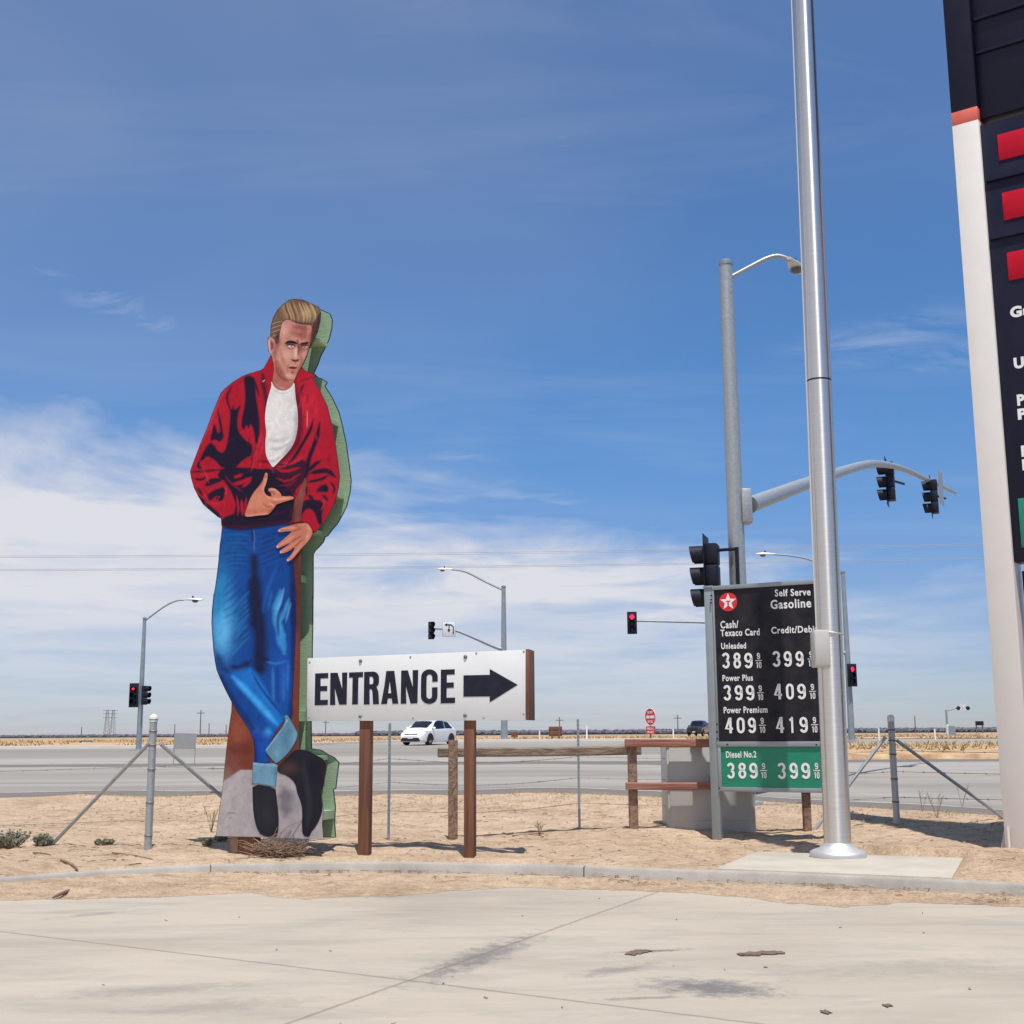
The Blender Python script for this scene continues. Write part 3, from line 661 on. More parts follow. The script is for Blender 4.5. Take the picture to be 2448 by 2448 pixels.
# the matching board behind, a little apart, painted green on the inside
TB = .30
rb = MB().prism(sl_, -TB - .012, -TB); rb.build('rear_board', M['green_paint'], fig, smooth=False)
rim = MB(); q = [(x, y) for x, y in sl_]
for i in range(len(q)):
    a, b = Vector(q[i]), Vector(q[(i + 1) % len(q)]); d = b - a
    if d.length < 1e-4: continue
    n_ = Vector((d.y, -d.x)).normalized() * .007
    ar = sum(q[k][0] * q[(k + 1) % len(q)][1] - q[(k + 1) % len(q)][0] * q[k][1] for k in range(len(q)))
    if ar < 0: n_ = -n_
    rim.prism([tuple(a), tuple(b), tuple(b + n_), tuple(a + n_)], -TB - .014, -TB + .002)
rim.build('board_edge', M['green_dark'], fig, smooth=False)
for (px, py, w, h) in ((738, 812, .24, .035), (768, 1003, .17, .05), (782, 1172, .16, .13), (722, 1268, .26, .05), (694, 1380, .12, .09), (692, 1712, .10, .12), (730, 1812, .30, .05), (756, 1950, .16, .10), (640, 1300, .1, .1), (560, 1150, .12, .1), (640, 930, .12, .1)):
    u, y = FIG.loc(px, py); MB().box(u - w * .5, u + w * .5, y - h / 2, y + h / 2, -TB + .001, -.013).build('spacer_block', M['green_paint'], fig, smooth=False)
# the posts it stands on; darker timber puts shade into the right one's colour
for px0, px1, z0, z1, mt in ((542, 562, -.155, -.06, 'wood_old'), (563, 598, -.24, -.06, 'wood_post')):
    u0, u1 = FIG.loc(px0, 2040)[0], FIG.loc(px1, 2040)[0]; pz = FIG.o + FIG.u * u0
    MB().box(u0, u1, gz(pz.x, pz.y) - .15, 3.2, z0, z1).build('post', M[mt], fig, bevel=.006)

B1, B2 = Z1, Z2
DK = (30, 20, 44); DK2 = (52, 20, 40); RED = (174, 22, 44); RDH = (194, 38, 56)
# brown / grey painted ground behind the legs
bgp = sil
gy = Z5([(0, 675)])[0][1]
painted('painted_backdrop', bgp, 0, (118, 58, 44), [
    ('p', [(480, gy), (860, gy + 3), (860, 2100), (480, 2100)], (170, 162, 164), 3, 1),
    ('b', Z5([(430, 250)])[0], (22, 40), (150, 82, 62), .8), ('s', Z5([(330, 430), (600, 440)]), 30, (96, 44, 40), 14, .6),
    ('s', Z5([(960, 900), (1010, 1060), (980, 1200)]), 40, (92, 88, 100), 22, .8), ('b', Z5([(1100, 1100)])[0], (18, 40), (150, 146, 150), .6),
    ('b', Z5([(300, 1000)])[0], (30, 60), (184, 176, 176), .5), ('s', Z5([(300, 1180), (370, 1172), (430, 1190)]), 3, (120, 112, 118), 2, .8), ('s', Z5([(330, 1240), (360, 1228)]), 3, (120, 112, 118), 2, .7),
    ('p', Z3([(1100, 1100), (1290, 980), (1300, 1900), (1200, 1900)]), (92, 48, 46), 6, .9)], fig, 3.0, 0)
# jeans
jout = (Z3([(420, 735), (410, 850), (396, 930), (384, 1090), (370, 1220), (345, 1400), (326, 1500), (312, 1640), (305, 1780)])
        + Z4([(150, 100), (132, 300), (128, 440), (138, 600), (150, 750), (165, 860), (185, 970), (220, 1060), (280, 1190), (360, 1345)])
        + Z5([(440, 40), (520, 150), (580, 260), (612, 340), (622, 560), (600, 600), (830, 605), (735, 470), (1000, 40), (1060, 100), (1058, 0)])
        + Z4([(1060, 1300), (1076, 1000), (1085, 800), (1095, 600), (1100, 300), (1104, 0)])
        + Z3([(1226, 1500), (1222, 1350), (1205, 1150), (1200, 1000), (1195, 680), (1000, 690), (750, 740), (560, 740)]))
J = [('b', Z3([(560, 950)])[0], (34, 60), (22, 84, 152), .9), ('b', Z3([(950, 950)])[0], (30, 50), (20, 62, 130), .8),
     ('b', Z4([(240, 330)])[0], (27, 88), (66, 166, 222), .95), ('b', Z4([(250, 520)])[0], (20, 50), (104, 184, 236), .85), ('b', Z4([(210, 150)])[0], (18, 50), (26, 120, 175), .8),
     ('s', Z3([(770, 1080), (780, 1400), (770, 1800)]), 20, (26, 34, 68), 14, .95, False), ('s', Z4([(620, 0), (640, 250), (690, 500), (680, 950)]), 32, (24, 32, 66), 18, 1, False),
     ('s', Z4([(1060, 0), (1070, 500), (1050, 1100), (1040, 1500)]), 11, (18, 36, 92), 8, .9, False), ('s', Z3([(1190, 1150), (1200, 1800)]), 13, (24, 36, 80), 8, .8, False),
     ('s', Z4([(920, 60), (860, 330), (930, 600), (965, 780)]), 17, (66, 154, 216), 10, .95), ('s', Z4([(1020, 150), (960, 330), (905, 430)]), 9, (60, 140, 200), 6, .9), ('s', Z4([(980, 560), (920, 640)]), 8, (52, 130, 190), 6, .8), ('s', Z4([(880, 420), (960, 780)]), 17, (58, 148, 216), 10, .85),
     ('s', Z4([(960, 30), (880, 330)]), 5, (120, 184, 226), 5, .6), ('s', Z4([(1040, 200), (980, 420)]), 4, (110, 176, 222), 4, .6), ('s', Z4([(820, 60), (780, 260)]), 6, (44, 110, 190), 6, .6), ('s', Z4([(850, 560), (900, 700)]), 5, (100, 176, 226), 5, .5), ('s', Z4([(960, 180), (880, 370), (900, 580)]), 7, (24, 34, 84), 5, .8), ('s', Z4([(700, 850), (790, 860)]), 12, (20, 30, 58), 8, .8), ('s', Z4([(850, 480), (850, 650), (930, 800)]), 12, (22, 62, 150), 8, .7),
     ('b', Z4([(930, 1100)])[0], (22, 70), (30, 88, 176), .9), ('s', Z4([(830, 950), (840, 1350)]), 6, (60, 136, 210), 6, .6), ('s', Z4([(890, 900), (880, 1100), (900, 1380)]), 9, (16, 50, 120), 7, .55), ('s', Z4([(1010, 860), (1000, 1200)]), 6, (54, 124, 204), 6, .5), ('s', Z4([(760, 880), (860, 905), (1000, 870)]), 5, (60, 140, 214), 5, .5), ('s', Z4([(960, 950), (955, 1350)]), 6, (50, 110, 190), 6, .5),
     ('s', Z4([(190, 780), (230, 940), (330, 1000)]), 20, (16, 52, 110), 14, .8), ('s', Z4([(340, 930), (450, 960), (580, 870)]), 15, (28, 38, 88), 10, .95),
     ('p', Z4([(330, 1010), (560, 950), (640, 1010), (760, 1230), (920, 1480), (960, 1560), (880, 1680), (760, 1540), (560, 1280), (400, 1130)]), (28, 112, 196), 16, .95),
     ('s', Z4([(370, 1050), (520, 1200), (700, 1400), (880, 1600)]), 13, (66, 166, 236), 10, .95), ('s', Z4([(560, 960), (660, 1130), (860, 1430)]), 11, (36, 124, 206), 8, .8), ('s', Z4([(590, 1000), (700, 1200), (930, 1480)]), 6, (20, 40, 110), 5, .8),
     ('s', Z5([(520, 130), (660, 240), (780, 300)]), 11, (70, 130, 200), 12, .4), ('b', Z5([(780, 240)])[0], (9, 10), (62, 160, 232), .9), ('s', Z5([(690, 200), (640, 330), (660, 560)]), 18, (20, 58, 150), 12, .7), ('s', Z4([(230, 1060), (330, 1250), (440, 1420), (600, 1650)]), 14, (18, 44, 110), 9, .9, False),
     ('b', Z5([(740, 400)])[0], (18, 26), (26, 80, 180), .8), ('s', Z5([(610, 330), (640, 590)]), 7, (16, 40, 110), 5, .9, False),
     ('s', Z3([(755, 735), (775, 830), (770, 1010)]), 3, (92, 112, 150), 2, .7), ('s', Z3([(745, 735), (760, 900)]), 5, (14, 34, 78), 3, .7)]
for i in range(9):
    y = 40 + i * 62 + (i * 29) % 34
    q_ = (i * 61) % 80; J += [('s', Z4([(560, y), (470 + q_ * .4, y + 70), (400 + q_, y + 170)]), 4 + i % 4, (24, 46, 104), 6, .55), ('s', Z4([(560 - q_ * .5, y + 30), (470, y + 110), (360 + q_, y + 240 - q_)]), 5, (50, 146, 205), 6, .38)]
for i in range(9):
    y = 790 + i * 45; g = (i * 37) % 60; h_ = (i * 53) % 90
    J += [('s', Z3([(440 + g, y + 10 + g * .3), (560, y + g * .2), (740 - h_, y + 14 - h_ * .1)]), 4.5 + (i % 3), (16, 40, 98), 6, .42), ('s', Z3([(450 + h_, y + 30), (600, y + 20 + g * .3), (720 - g * 2, y + 40)]), 5, (30, 108, 178), 6, .32)]
for i in range(6):
    y = 800 + i * 55; g = (i * 47) % 70
    J += [('s', Z3([(820 + g, y + 70), (920, y + 40 + g * .2), (1050 - g, y - 10)]), 6, (16, 42, 98), 6, .45), ('s', Z3([(830, y + 110), (940 + g * .5, y + 60), (1080 - g, y + 20)]), 5, (34, 96, 176), 6, .3)]
for i in range(5):
    J += [('s', Z3([(1040 - i * 30, 1150 + i * 70), (960 - i * 20, 1290 + i * 70), (900 - i * 8, 1400 + i * 70)]), 6, (32, 86, 168), 5, .55)]
    J += [('s', Z3([(600 + i * 20, 1250 + i * 80), (520 + i * 15, 1340 + i * 80), (430, 1420 + i * 80)]), 5, (20, 66, 136), 5, .5)]
painted('jeans', jout, 1, (20, 70, 146), J, fig, 1.7, 1, (2.0, (18, 22, 50), .9))
# turn-ups and boots
painted('trouser_cuff', Z5([(600, 588), (740, 604), (840, 598), (888, 622), (864, 878), (740, 850), (590, 832)]), 3, (112, 154, 178), [('s', Z5([(600, 600), (885, 630)]), 5, (140, 180, 200), 4, .8, False), ('b', Z5([(740, 720)])[0], (26, 16), (98, 140, 168), .7), ('s', Z5([(860, 640), (850, 860)]), 6, (84, 126, 156), 5, .7)], fig, 1.7, 0, (1.6, (44, 62, 84), .7))
painted('boot', Z5([(596, 838), (862, 882), (872, 980), (888, 1100), (902, 1250), (892, 1400), (870, 1452), (700, 1440), (640, 1340), (606, 1180), (598, 1000)]), 2, (36, 36, 44), [('b', Z5([(760, 1200)])[0], (20, 46), (52, 52, 58), .6), ('s', Z5([(640, 900), (650, 1150), (700, 1350)]), 9, (48, 46, 56), 7, .6)], fig, 2.2, 1)
painted('boot', Z5([(886, 640), (1000, 530), (1070, 455), (1132, 440), (1240, 455), (1330, 510), (1400, 545), (1450, 600), (1438, 700), (1412, 903), (1384, 914), (1398, 1020), (1408, 1130), (1380, 1230), (1330, 1330), (1270, 1400), (1255, 1455), (1175, 1440), (1165, 1300), (1172, 1180), (1160, 1060), (1110, 940), (1092, 830), (1000, 745), (888, 712)]), 2, (34, 33, 42), [('b', Z5([(1010, 660)])[0], (22, 14), (84, 62, 54), .7), ('s', Z5([(1180, 560), (1220, 800), (1260, 1100), (1230, 1330)]), 12, (54, 52, 62), 10, .6), ('b', Z5([(1320, 700)])[0], (20, 30), (26, 26, 38), .8)], fig, 2.2, 1)
painted('trouser_cuff', Z5([(1000, 35), (1030, 90), (1075, 160), (1110, 230), (1120, 270), (1100, 350), (1040, 450), (960, 540), (870, 612), (840, 580), (734, 462), (780, 400), (900, 240), (960, 160), (978, 95), (950, 60)]), 3, (92, 138, 164), [('s', Z5([(740, 460), (900, 240), (990, 110)]), 5, (150, 196, 214), 4, .8, False), ('s', Z5([(960, 380), (1060, 200)]), 16, (76, 116, 148), 12, .7), ('b', Z5([(880, 480)])[0], (14, 14), (108, 156, 178), .8), ('b', Z5([(1080, 280)])[0], (10, 18), (118, 170, 190), .6)], fig, 1.7, 1, (1.6, (34, 48, 72), .8))
# jacket
jk = (Z2([(897, 2), (930, 40), (940, 110), (1000, 200), (1120, 215), (1200, 120), (1235, 147), (1285, 172), (1350, 210), (1325, 250), (1400, 370), (1470, 520), (1510, 680), (1545, 850), (1580, 1100), (1596, 1240), (1585, 1350), (1550, 1500), (1500, 1600), (1450, 1690), (1400, 1745), (1350, 1815), (1322, 1805), (1298, 1758), (1255, 1712), (1205, 1700), (1110, 1716), (1000, 1726), (900, 1742), (800, 1756), (700, 1772), (580, 1786), (480, 1776), (390, 1742), (383, 1675), (350, 1658), (280, 1600), (200, 1530), (150, 1450), (105, 1360), (76, 1260), (65, 1190), (85, 1130), (130, 1010), (180, 880), (240, 740), (290, 600), (340, 480), (380, 385), (420, 340), (500, 275), (600, 212), (680, 182), (790, 150), (820, 130), (860, 60)]))
P = lambda l, c=DK, s=4, a=1: ('p', Z2(l), c, s, a)
T = lambda l, w, c=DK, s=4, a=1: ('s', Z2(l), w / 4.293, c, s, a)
K = [('b', Z2([(1300, 500)])[0], (34, 60), (198, 34, 58), .8), ('b', Z2([(300, 560)])[0], (20, 50), (196, 36, 58), .6), ('b', Z2([(720, 980)])[0], (20, 34), (184, 32, 46), .6),
     T([(180, 900), (260, 700), (340, 500), (430, 345)], 22, (212, 70, 84), 5, .5),
     P([(608, 215), (700, 200), (735, 310), (738, 430), (762, 560), (778, 700), (772, 840), (748, 915), (728, 900), (725, 815), (698, 720), (678, 700), (668, 765), (640, 705), (618, 765), (588, 740), (590, 650), (612, 560), (628, 450), (622, 330)]),
     P([(688, 195), (732, 245), (775, 395), (768, 430), (738, 340)]), T([(800, 200), (820, 330), (840, 420), (850, 520), (838, 600)], 46, DK2, 8, .85), T([(905, 60), (900, 180), (870, 330)], 22, (150, 22, 40), 5, .7), T([(800, 180), (830, 250)], 22, DK, 5, .7),
     P([(505, 295), (460, 350), (425, 420), (442, 500), (475, 572), (466, 720), (452, 850), (430, 950), (395, 1002), (350, 980), (300, 905), (262, 885), (200, 980), (155, 1085), (190, 1080), (240, 1030), (300, 1062), (350, 1110), (390, 1160), (550, 1150), (562, 1110), (640, 1050), (690, 1032), (706, 960), (690, 900), (640, 880), (592, 820), (560, 780), (546, 700), (552, 620), (586, 495), (545, 540), (515, 560), (505, 495), (488, 560), (460, 500), (448, 420), (472, 370)]),
     P([(312, 680), (282, 790), (262, 880), (330, 862), (360, 895), (410, 850), (378, 760), (348, 810)]), P([(338, 520), (362, 600), (382, 680), (412, 850), (388, 830), (356, 690)]), T([(155, 1085), (140, 1150), (190, 1150)], 30),
     P([(385, 1145), (600, 1145), (800, 1165), (900, 1160), (915, 1210), (940, 1190), (960, 1240), (1000, 1300), (1060, 1375), (1125, 1425), (1140, 1500), (1118, 1600), (1112, 1720), (900, 1750), (700, 1780), (500, 1790), (380, 1750), (380, 1670), (560, 1600), (440, 1300), (330, 1250)]),
     P([(740, 1090), (820, 1070), (890, 1100), (830, 1100)], DK, 5, .9), P([(905, 1150), (1000, 1100), (1130, 1080), (1250, 1060), (1290, 1180), (1262, 1260), (1225, 1320), (1180, 1400), (1120, 1440), (1040, 1380), (960, 1290), (930, 1220)], DK, 7, .92),
     T([(510, 1250), (580, 1230), (600, 1218)], 30, RED), T([(490, 1320), (590, 1305), (690, 1250)], 38, RED), T([(600, 1350), (690, 1270)], 30, RED), T([(550, 1135), (700, 1120), (860, 1150)], 26, RED, 5, .9),
     T([(930, 1150), (1030, 1195), (1190, 1150)], 30, RED, 3), T([(1000, 1100), (1100, 1110), (1220, 1040)], 34, RDH, 4, .9), T([(940, 1255), (1060, 1300), (1200, 1205)], 20, (160, 24, 46), 3, .9), T([(980, 1330), (1080, 1330), (1170, 1260)], 12, (150, 24, 46), 3, .8), T([(930, 1130), (1010, 1150), (1120, 1080)], 22, RDH, 4, .7),
     P([(1128, 1400), (1222, 1290), (1214, 1400), (1170, 1425)], RED, 3), T([(1330, 640), (1300, 760), (1220, 900), (1130, 1050), (1050, 1130)], 34), T([(1395, 680), (1370, 820), (1320, 960), (1278, 1060), (1268, 1180), (1245, 1250)], 44), T([(1400, 1080), (1330, 1125), (1275, 1190)], 40), T([(1235, 290), (1195, 350), (1208, 430)], 26, DK, 5, .8),
     T([(1140, 280), (1165, 420), (1195, 600), (1190, 800), (1150, 930), (1040, 1040), (930, 1150)], 54, (92, 18, 40), 8, .85), T([(1160, 290), (1240, 240), (1330, 222)], 14, (120, 20, 40), 4, .8), T([(1175, 330), (1150, 290), (1145, 200)], 20, (130, 20, 40), 5, .6),
     T([(1285, 1210), (1400, 1185), (1480, 1180), (1560, 1255)], 48), T([(1260, 1300), (1400, 1275), (1490, 1225)], 30), P([(1338, 1392), (1440, 1308), (1482, 1345), (1482, 1402), (1420, 1402)]), T([(1275, 1430), (1330, 1485)], 34),
     P([(1228, 1480), (1320, 1475), (1422, 1488), (1434, 1560), (1412, 1640), (1424, 1730), (1382, 1745), (1335, 1600), (1272, 1560), (1215, 1620), (1205, 1690), (1190, 1690), (1205, 1560)]), T([(1425, 1430), (1475, 1490)], 28), T([(1495, 1290), (1545, 1350), (1535, 1420)], 22), T([(1240, 1230), (1250, 1330), (1260, 1440)], 28),
     T([(1440, 1480), (1480, 1590), (1420, 1720)], 16, RED, 4, .8), T([(1290, 1590), (1320, 1650), (1360, 1750)], 40, RED, 4, .8), T([(1320, 1560), (1380, 1600), (1400, 1720)], 16, DK, 4, .9),
     T([(65, 1195), (250, 1185), (370, 1172)], 20), T([(108, 1262), (180, 1280), (225, 1240)], 26), P([(205, 1345), (248, 1270), (330, 1248), (405, 1280), (330, 1312), (250, 1342)]), P([(236, 1422), (330, 1368), (425, 1338), (412, 1480), (350, 1502), (312, 1450), (280, 1492), (245, 1470)]),
     T([(150, 1440), (200, 1520), (280, 1590), (385, 1670)], 60), T([(130, 1360), (170, 1400), (190, 1440)], 24), T([(450, 1360), (448, 1490)], 26, RED, 3), T([(480, 1400), (500, 1500), (480, 1590)], 18, RED, 3), T([(540, 1440), (560, 1560), (550, 1640)], 18, RED, 3), T([(590, 1480), (600, 1640)], 26, RED, 3), T([(640, 1460), (620, 1640)], 22, RED, 3), T([(300, 1480), (340, 1440)], 14, RED, 2), T([(340, 1490), (365, 1440)], 12, RED, 2),
     T([(210, 1500), (330, 1525), (410, 1490)], 18, RDH, 3, .8), T([(230, 1340), (210, 1420), (250, 1500)], 16, RDH, 3, .7), T([(350, 1590), (430, 1560), (425, 1620)], 22, (170, 26, 50), 3, .9), T([(420, 1230), (470, 1300), (600, 1400)], 18, (120, 22, 52), 4, .9),
     T([(400, 1735), (600, 1775), (800, 1745), (1110, 1700)], 46, (58, 22, 36), 6, .9), T([(1100, 1560), (1080, 1660)], 20, (78, 22, 48), 5, .6), T([(900, 1640), (1040, 1600)], 16, (78, 22, 48), 5, .6),
     T([(1262, 560), (1266, 640), (1260, 745)], 7, (226, 150, 150), 1.5, .9), T([(805, 272), (830, 250)], 9, (220, 200, 200), 1.5, .9), T([(65, 1190), (100, 1080), (200, 840)], 10, (226, 84, 92), 3, .4),
     T([(905, 1150), (908, 1210)], 16, (60, 50, 60), 3, .9), T([(40, 1168), (900, 1166)], 5, (40, 10, 24), 1.2, .7), T([(940, 1165), (1640, 1160)], 5, (40, 10, 24), 1.2, .5)]
for i in range(46):
    g = random.random; a_ = g(); bx_, by_ = (120 + 330 * g(), 480 + 1050 * g()) if i % 3 == 0 else ((1180 + 340 * g(), 380 + 1200 * g()) if i % 3 == 1 else (640 + 180 * g(), 760 + 300 * g()))
    l_ = 60 + 130 * g(); dx_ = (.35 if bx_ < 500 else -.35) * l_ * (g() * 1.6 - .2)
    K.append(T([(bx_, by_), (bx_ + dx_ * .4 + 14 * g(), by_ + l_ * .5), (bx_ + dx_, by_ + l_)], 7 + 12 * g(), (90, 8, 34) if i % 2 else (208, 56, 70), 3, .25 + .35 * g()))
painted('red_jacket', jk, 4, RED, K, fig, 1.55, 1, (1.6, (60, 12, 30), .6))
# gap between body and arm shows the brown backdrop
painted('brown_gap', Z2([(1246, 1238), (1262, 1290), (1246, 1400), (1226, 1480), (1206, 1600), (1203, 1704), (1114, 1716), (1116, 1600), (1132, 1510), (1172, 1420), (1212, 1320)]), 5, (122, 66, 58), [('b', Z2([(1200, 1400)])[0], (8, 20), (140, 84, 76), .8), ('s', Z2([(1120, 1540), (1130, 1710)]), 5, (70, 36, 44), 4, .8)], fig, 1.8, 1)
# white shirt
painted('white_shirt', Z2([(890, 255), (935, 330), (985, 352), (1050, 347), (1095, 320), (1132, 255), (1142, 420), (1166, 560), (1171, 700), (1150, 840), (1112, 930), (1052, 1010), (990, 1070), (945, 1120), (910, 1152), (880, 1100), (850, 1050), (835, 980), (834, 880), (845, 800), (834, 700), (830, 620), (845, 500), (870, 400), (900, 310)]), 5, (228, 224, 219),
        [('s', Z2([(900, 345), (990, 395), (1090, 372), (1125, 330)]), 3, (196, 190, 190), 3, .8), ('s', Z2([(850, 860), (960, 880), (1080, 840)]), 9, (186, 180, 182), 8, .7), ('s', Z2([(880, 960), (990, 960), (1090, 890)]), 6, (176, 170, 174), 6, .7), ('s', Z2([(870, 1075), (930, 1085), (1000, 1030)]), 5, (170, 164, 170), 4, .7), ('s', Z2([(1160, 600), (1160, 760), (1130, 880), (1040, 1010)]), 14, (176, 166, 172), 10, .8, False), ('s', Z2([(1138, 300), (1155, 560)]), 7, (196, 190, 192), 6, .6, False), ('b', Z2([(940, 560)])[0], (20, 30), (238, 234, 228), .7), ('s', Z2([(840, 700), (850, 860), (845, 980)]), 4, (200, 194, 196), 4, .6)], fig, 2.0, 1)
# head: a plain painted face
SK = (198, 138, 120)
painted('painted_face', Z1([(262, 610), (240, 585), (232, 500), (238, 455), (256, 440), (285, 452), (300, 470), (330, 440), (340, 380), (360, 300), (400, 275), (480, 295), (600, 320), (645, 330), (636, 450), (617, 540), (590, 625), (545, 722), (512, 772), (482, 835), (462, 890), (430, 922), (380, 942), (320, 930), (273, 880), (283, 800), (292, 740), (280, 660)]), 6, SK, [
    ('p', Z1([(290, 720), (320, 790), (370, 838), (410, 858), (450, 852), (480, 832), (470, 880), (430, 925), (380, 945), (310, 935), (270, 880), (282, 800)]), (176, 104, 88), 6, .95), ('s', Z1([(300, 720), (325, 785), (370, 832), (420, 855)]), 6, (92, 44, 46), 4, .8),
    ('p', Z1([(470, 320), (640, 340), (632, 480), (560, 470), (500, 440), (420, 400)]), (146, 76, 72), 12, .85), ('s', Z1([(350, 330), (440, 380), (560, 400)]), 10, (196, 128, 112), 8, .6), ('b', Z1([(380, 380)])[0], (14, 20), (222, 166, 146), .7), ('b', Z1([(610, 380)])[0], (5, 20), (206, 140, 124), .8),
    ('s', Z1([(340, 450), (310, 560), (290, 640)]), 14, (132, 66, 62), 8, .75), ('b', Z1([(250, 500)])[0], (4, 14), (214, 160, 142), .6), ('s', Z1([(262, 480), (275, 530), (262, 570)]), 7, (110, 54, 54), 4, .9), ('s', Z1([(246, 460), (242, 530), (258, 590)]), 3, (226, 176, 160), 2, .7),
    ('b', Z1([(400, 620)])[0], (22, 20), (216, 164, 148), .8), ('s', Z1([(300, 640), (330, 740), (390, 810)]), 12, (160, 88, 76), 7, .85), ('s', Z1([(345, 560), (370, 660), (400, 720)]), 7, (166, 96, 84), 7, .6), ('s', Z1([(560, 640), (540, 690), (515, 750)]), 7, (150, 84, 76), 6, .6), ('b', Z1([(430, 800)])[0], (10, 6), (216, 156, 138), .8),
    ('b', Z1([(448, 520)])[0], (13, 6), (120, 60, 60), .75), ('b', Z1([(574, 528)])[0], (10, 6), (104, 50, 54), .8), ('s', Z1([(388, 508), (430, 490), (470, 494), (512, 512)]), 6.6, (30, 16, 26), 2.2, 1), ('s', Z1([(524, 516), (570, 508), (618, 496)]), 6.2, (28, 16, 26), 2.2, 1), ('s', Z1([(400, 522), (440, 513), (492, 532)]), 5.5, (66, 30, 38), 2.6, .95), ('s', Z1([(530, 534), (570, 522), (612, 528)]), 6, (84, 42, 50), 3, .9),
    ('p', Z1([(415, 530), (440, 520), (478, 530), (462, 546), (432, 544)]), (222, 208, 206), 1.5, .9), ('b', Z1([(452, 531)])[0], (2.4, 2.6), (26, 24, 36), 1), ('p', Z1([(548, 540), (575, 530), (604, 534), (590, 550), (562, 552)]), (206, 190, 194), 1.5, .9), ('b', Z1([(574, 540)])[0], (2.2, 2.5), (26, 24, 36), 1), ('s', Z1([(412, 545), (445, 560), (480, 548)]), 3, (150, 86, 80), 3, .8), ('s', Z1([(545, 560), (580, 565), (604, 550)]), 3, (140, 78, 78), 3, .8),
    ('s', Z1([(512, 505), (522, 560), (510, 615)]), 6, (112, 54, 56), 4, .9), ('s', Z1([(505, 470), (512, 505)]), 4, (96, 44, 48), 3, .8), ('s', Z1([(540, 520), (548, 590), (540, 660)]), 10, (128, 62, 64), 6, .85), ('s', Z1([(495, 540), (490, 610), (492, 645)]), 6, (230, 184, 166), 4, .8), ('s', Z1([(446, 650), (468, 664), (500, 668), (528, 652)]), 5.5, (74, 30, 38), 2.6, .95), ('b', Z1([(455, 640)])[0], (4, 4), (196, 128, 114), .7),
    ('s', Z1([(490, 676), (486, 700)]), 3.5, (170, 100, 92), 3, .7), ('s', Z1([(428, 690), (412, 730), (422, 780)]), 3, (156, 88, 80), 3, .7), ('p', Z1([(416, 728), (455, 716), (482, 722), (508, 728), (490, 742), (450, 742)]), (108, 38, 50), 2.2, 1), ('s', Z1([(420, 733), (460, 737), (504, 733)]), 2.2, (56, 22, 34), 1.6, .95), ('s', Z1([(438, 752), (466, 762), (492, 750)]), 5, (186, 98, 100), 3, .9), ('s', Z1([(446, 775), (476, 778)]), 5, (124, 62, 60), 3, .85), ('s', Z1([(300, 700), (345, 790), (410, 845), (465, 842)]), 7, (150, 80, 72), 5, .7),
    ('s', Z1([(630, 420), (616, 540), (588, 630), (545, 722), (505, 780)]), 8, (146, 78, 74), 6, .7, False), ('b', Z1([(560, 610)])[0], (8, 12), (212, 156, 142), .7), ('s', Z1([(300, 880), (340, 915), (400, 928)]), 5, (206, 138, 118), 4, .6)], fig, 1.15, 1, (1.4, (96, 50, 52), .7))
# swept-back hair
HS = []
for i in range(16):
    t = i / 15; x = 395 + 265 * t + 9 * math.sin(i * 2.3)
    HS.append(('s', Z1([(x, 335 - 60 * (1 - t) * .6), (x - 6 + 26 * t, 262), (x - 40 + 40 * t, 190), (x - 50 + 10 * t, 125 + 8 * t)]), 3.2 + 2.4 * (.5 + .5 * math.sin(i * 1.7)), (200, 168, 120) if i % 2 else (150, 112, 84), 4, .55 + .3 * (i % 3 == 0)))
    HS.append(('s', Z1([(x + 9, 330 - 60 * (1 - t) * .6), (x + 6 + 26 * t, 250), (x - 28 + 36 * t, 185), (x - 30 + 6 * t, 120)]), 1.6 + 1.6 * (.5 + .5 * math.cos(i * 2.9)), (66, 42, 50), 2.5, .45 + .4 * (i % 2)))
for i in range(9):
    y = 290 + i * 19
    HS.append(('s', Z1([(372 - i * 4, y - 10), (320, y + 2), (264, y + 22)]), 3.2, (176, 146, 116) if i % 2 else (124, 96, 84), 2.4, .8)); HS.append(('s', Z1([(372 - i * 4, y), (320, y + 11), (262, y + 32)]), 2, (48, 32, 44), 1.6, .8))
HS += [('s', Z1([(430, 285), (500, 318), (600, 326), (660, 318)]), 6, (60, 36, 46), 4, .7), ('p', Z1([(645, 330), (690, 250), (722, 215), (716, 300), (692, 400), (655, 480), (625, 520), (640, 420)]), (58, 36, 42), 5, .95), ('s', Z1([(690, 220), (680, 320), (650, 420)]), 3, (110, 78, 74), 3, .6), ('s', Z1([(330, 400), (322, 470), (312, 505)]), 9, (66, 44, 52), 6, .8), ('s', Z1([(480, 100), (560, 112), (640, 145)]), 6, (92, 62, 66), 5, .6), ('b', Z1([(600, 230)])[0], (16, 14), (214, 186, 132), .55)]
painted('hair', Z1([(256, 445), (262, 350), (283, 270), (320, 200), (370, 150), (430, 105), (480, 95), (560, 103), (640, 138), (700, 165), (722, 220), (716, 300), (692, 400), (655, 480), (626, 520), (630, 440), (644, 338), (600, 330), (540, 327), (480, 312), (430, 280), (392, 288), (364, 312), (350, 380), (338, 440), (332, 505), (308, 512), (285, 452)]), 7, (122, 92, 72), HS, fig, 1.25, 1, (1.3, (50, 34, 42), .6))
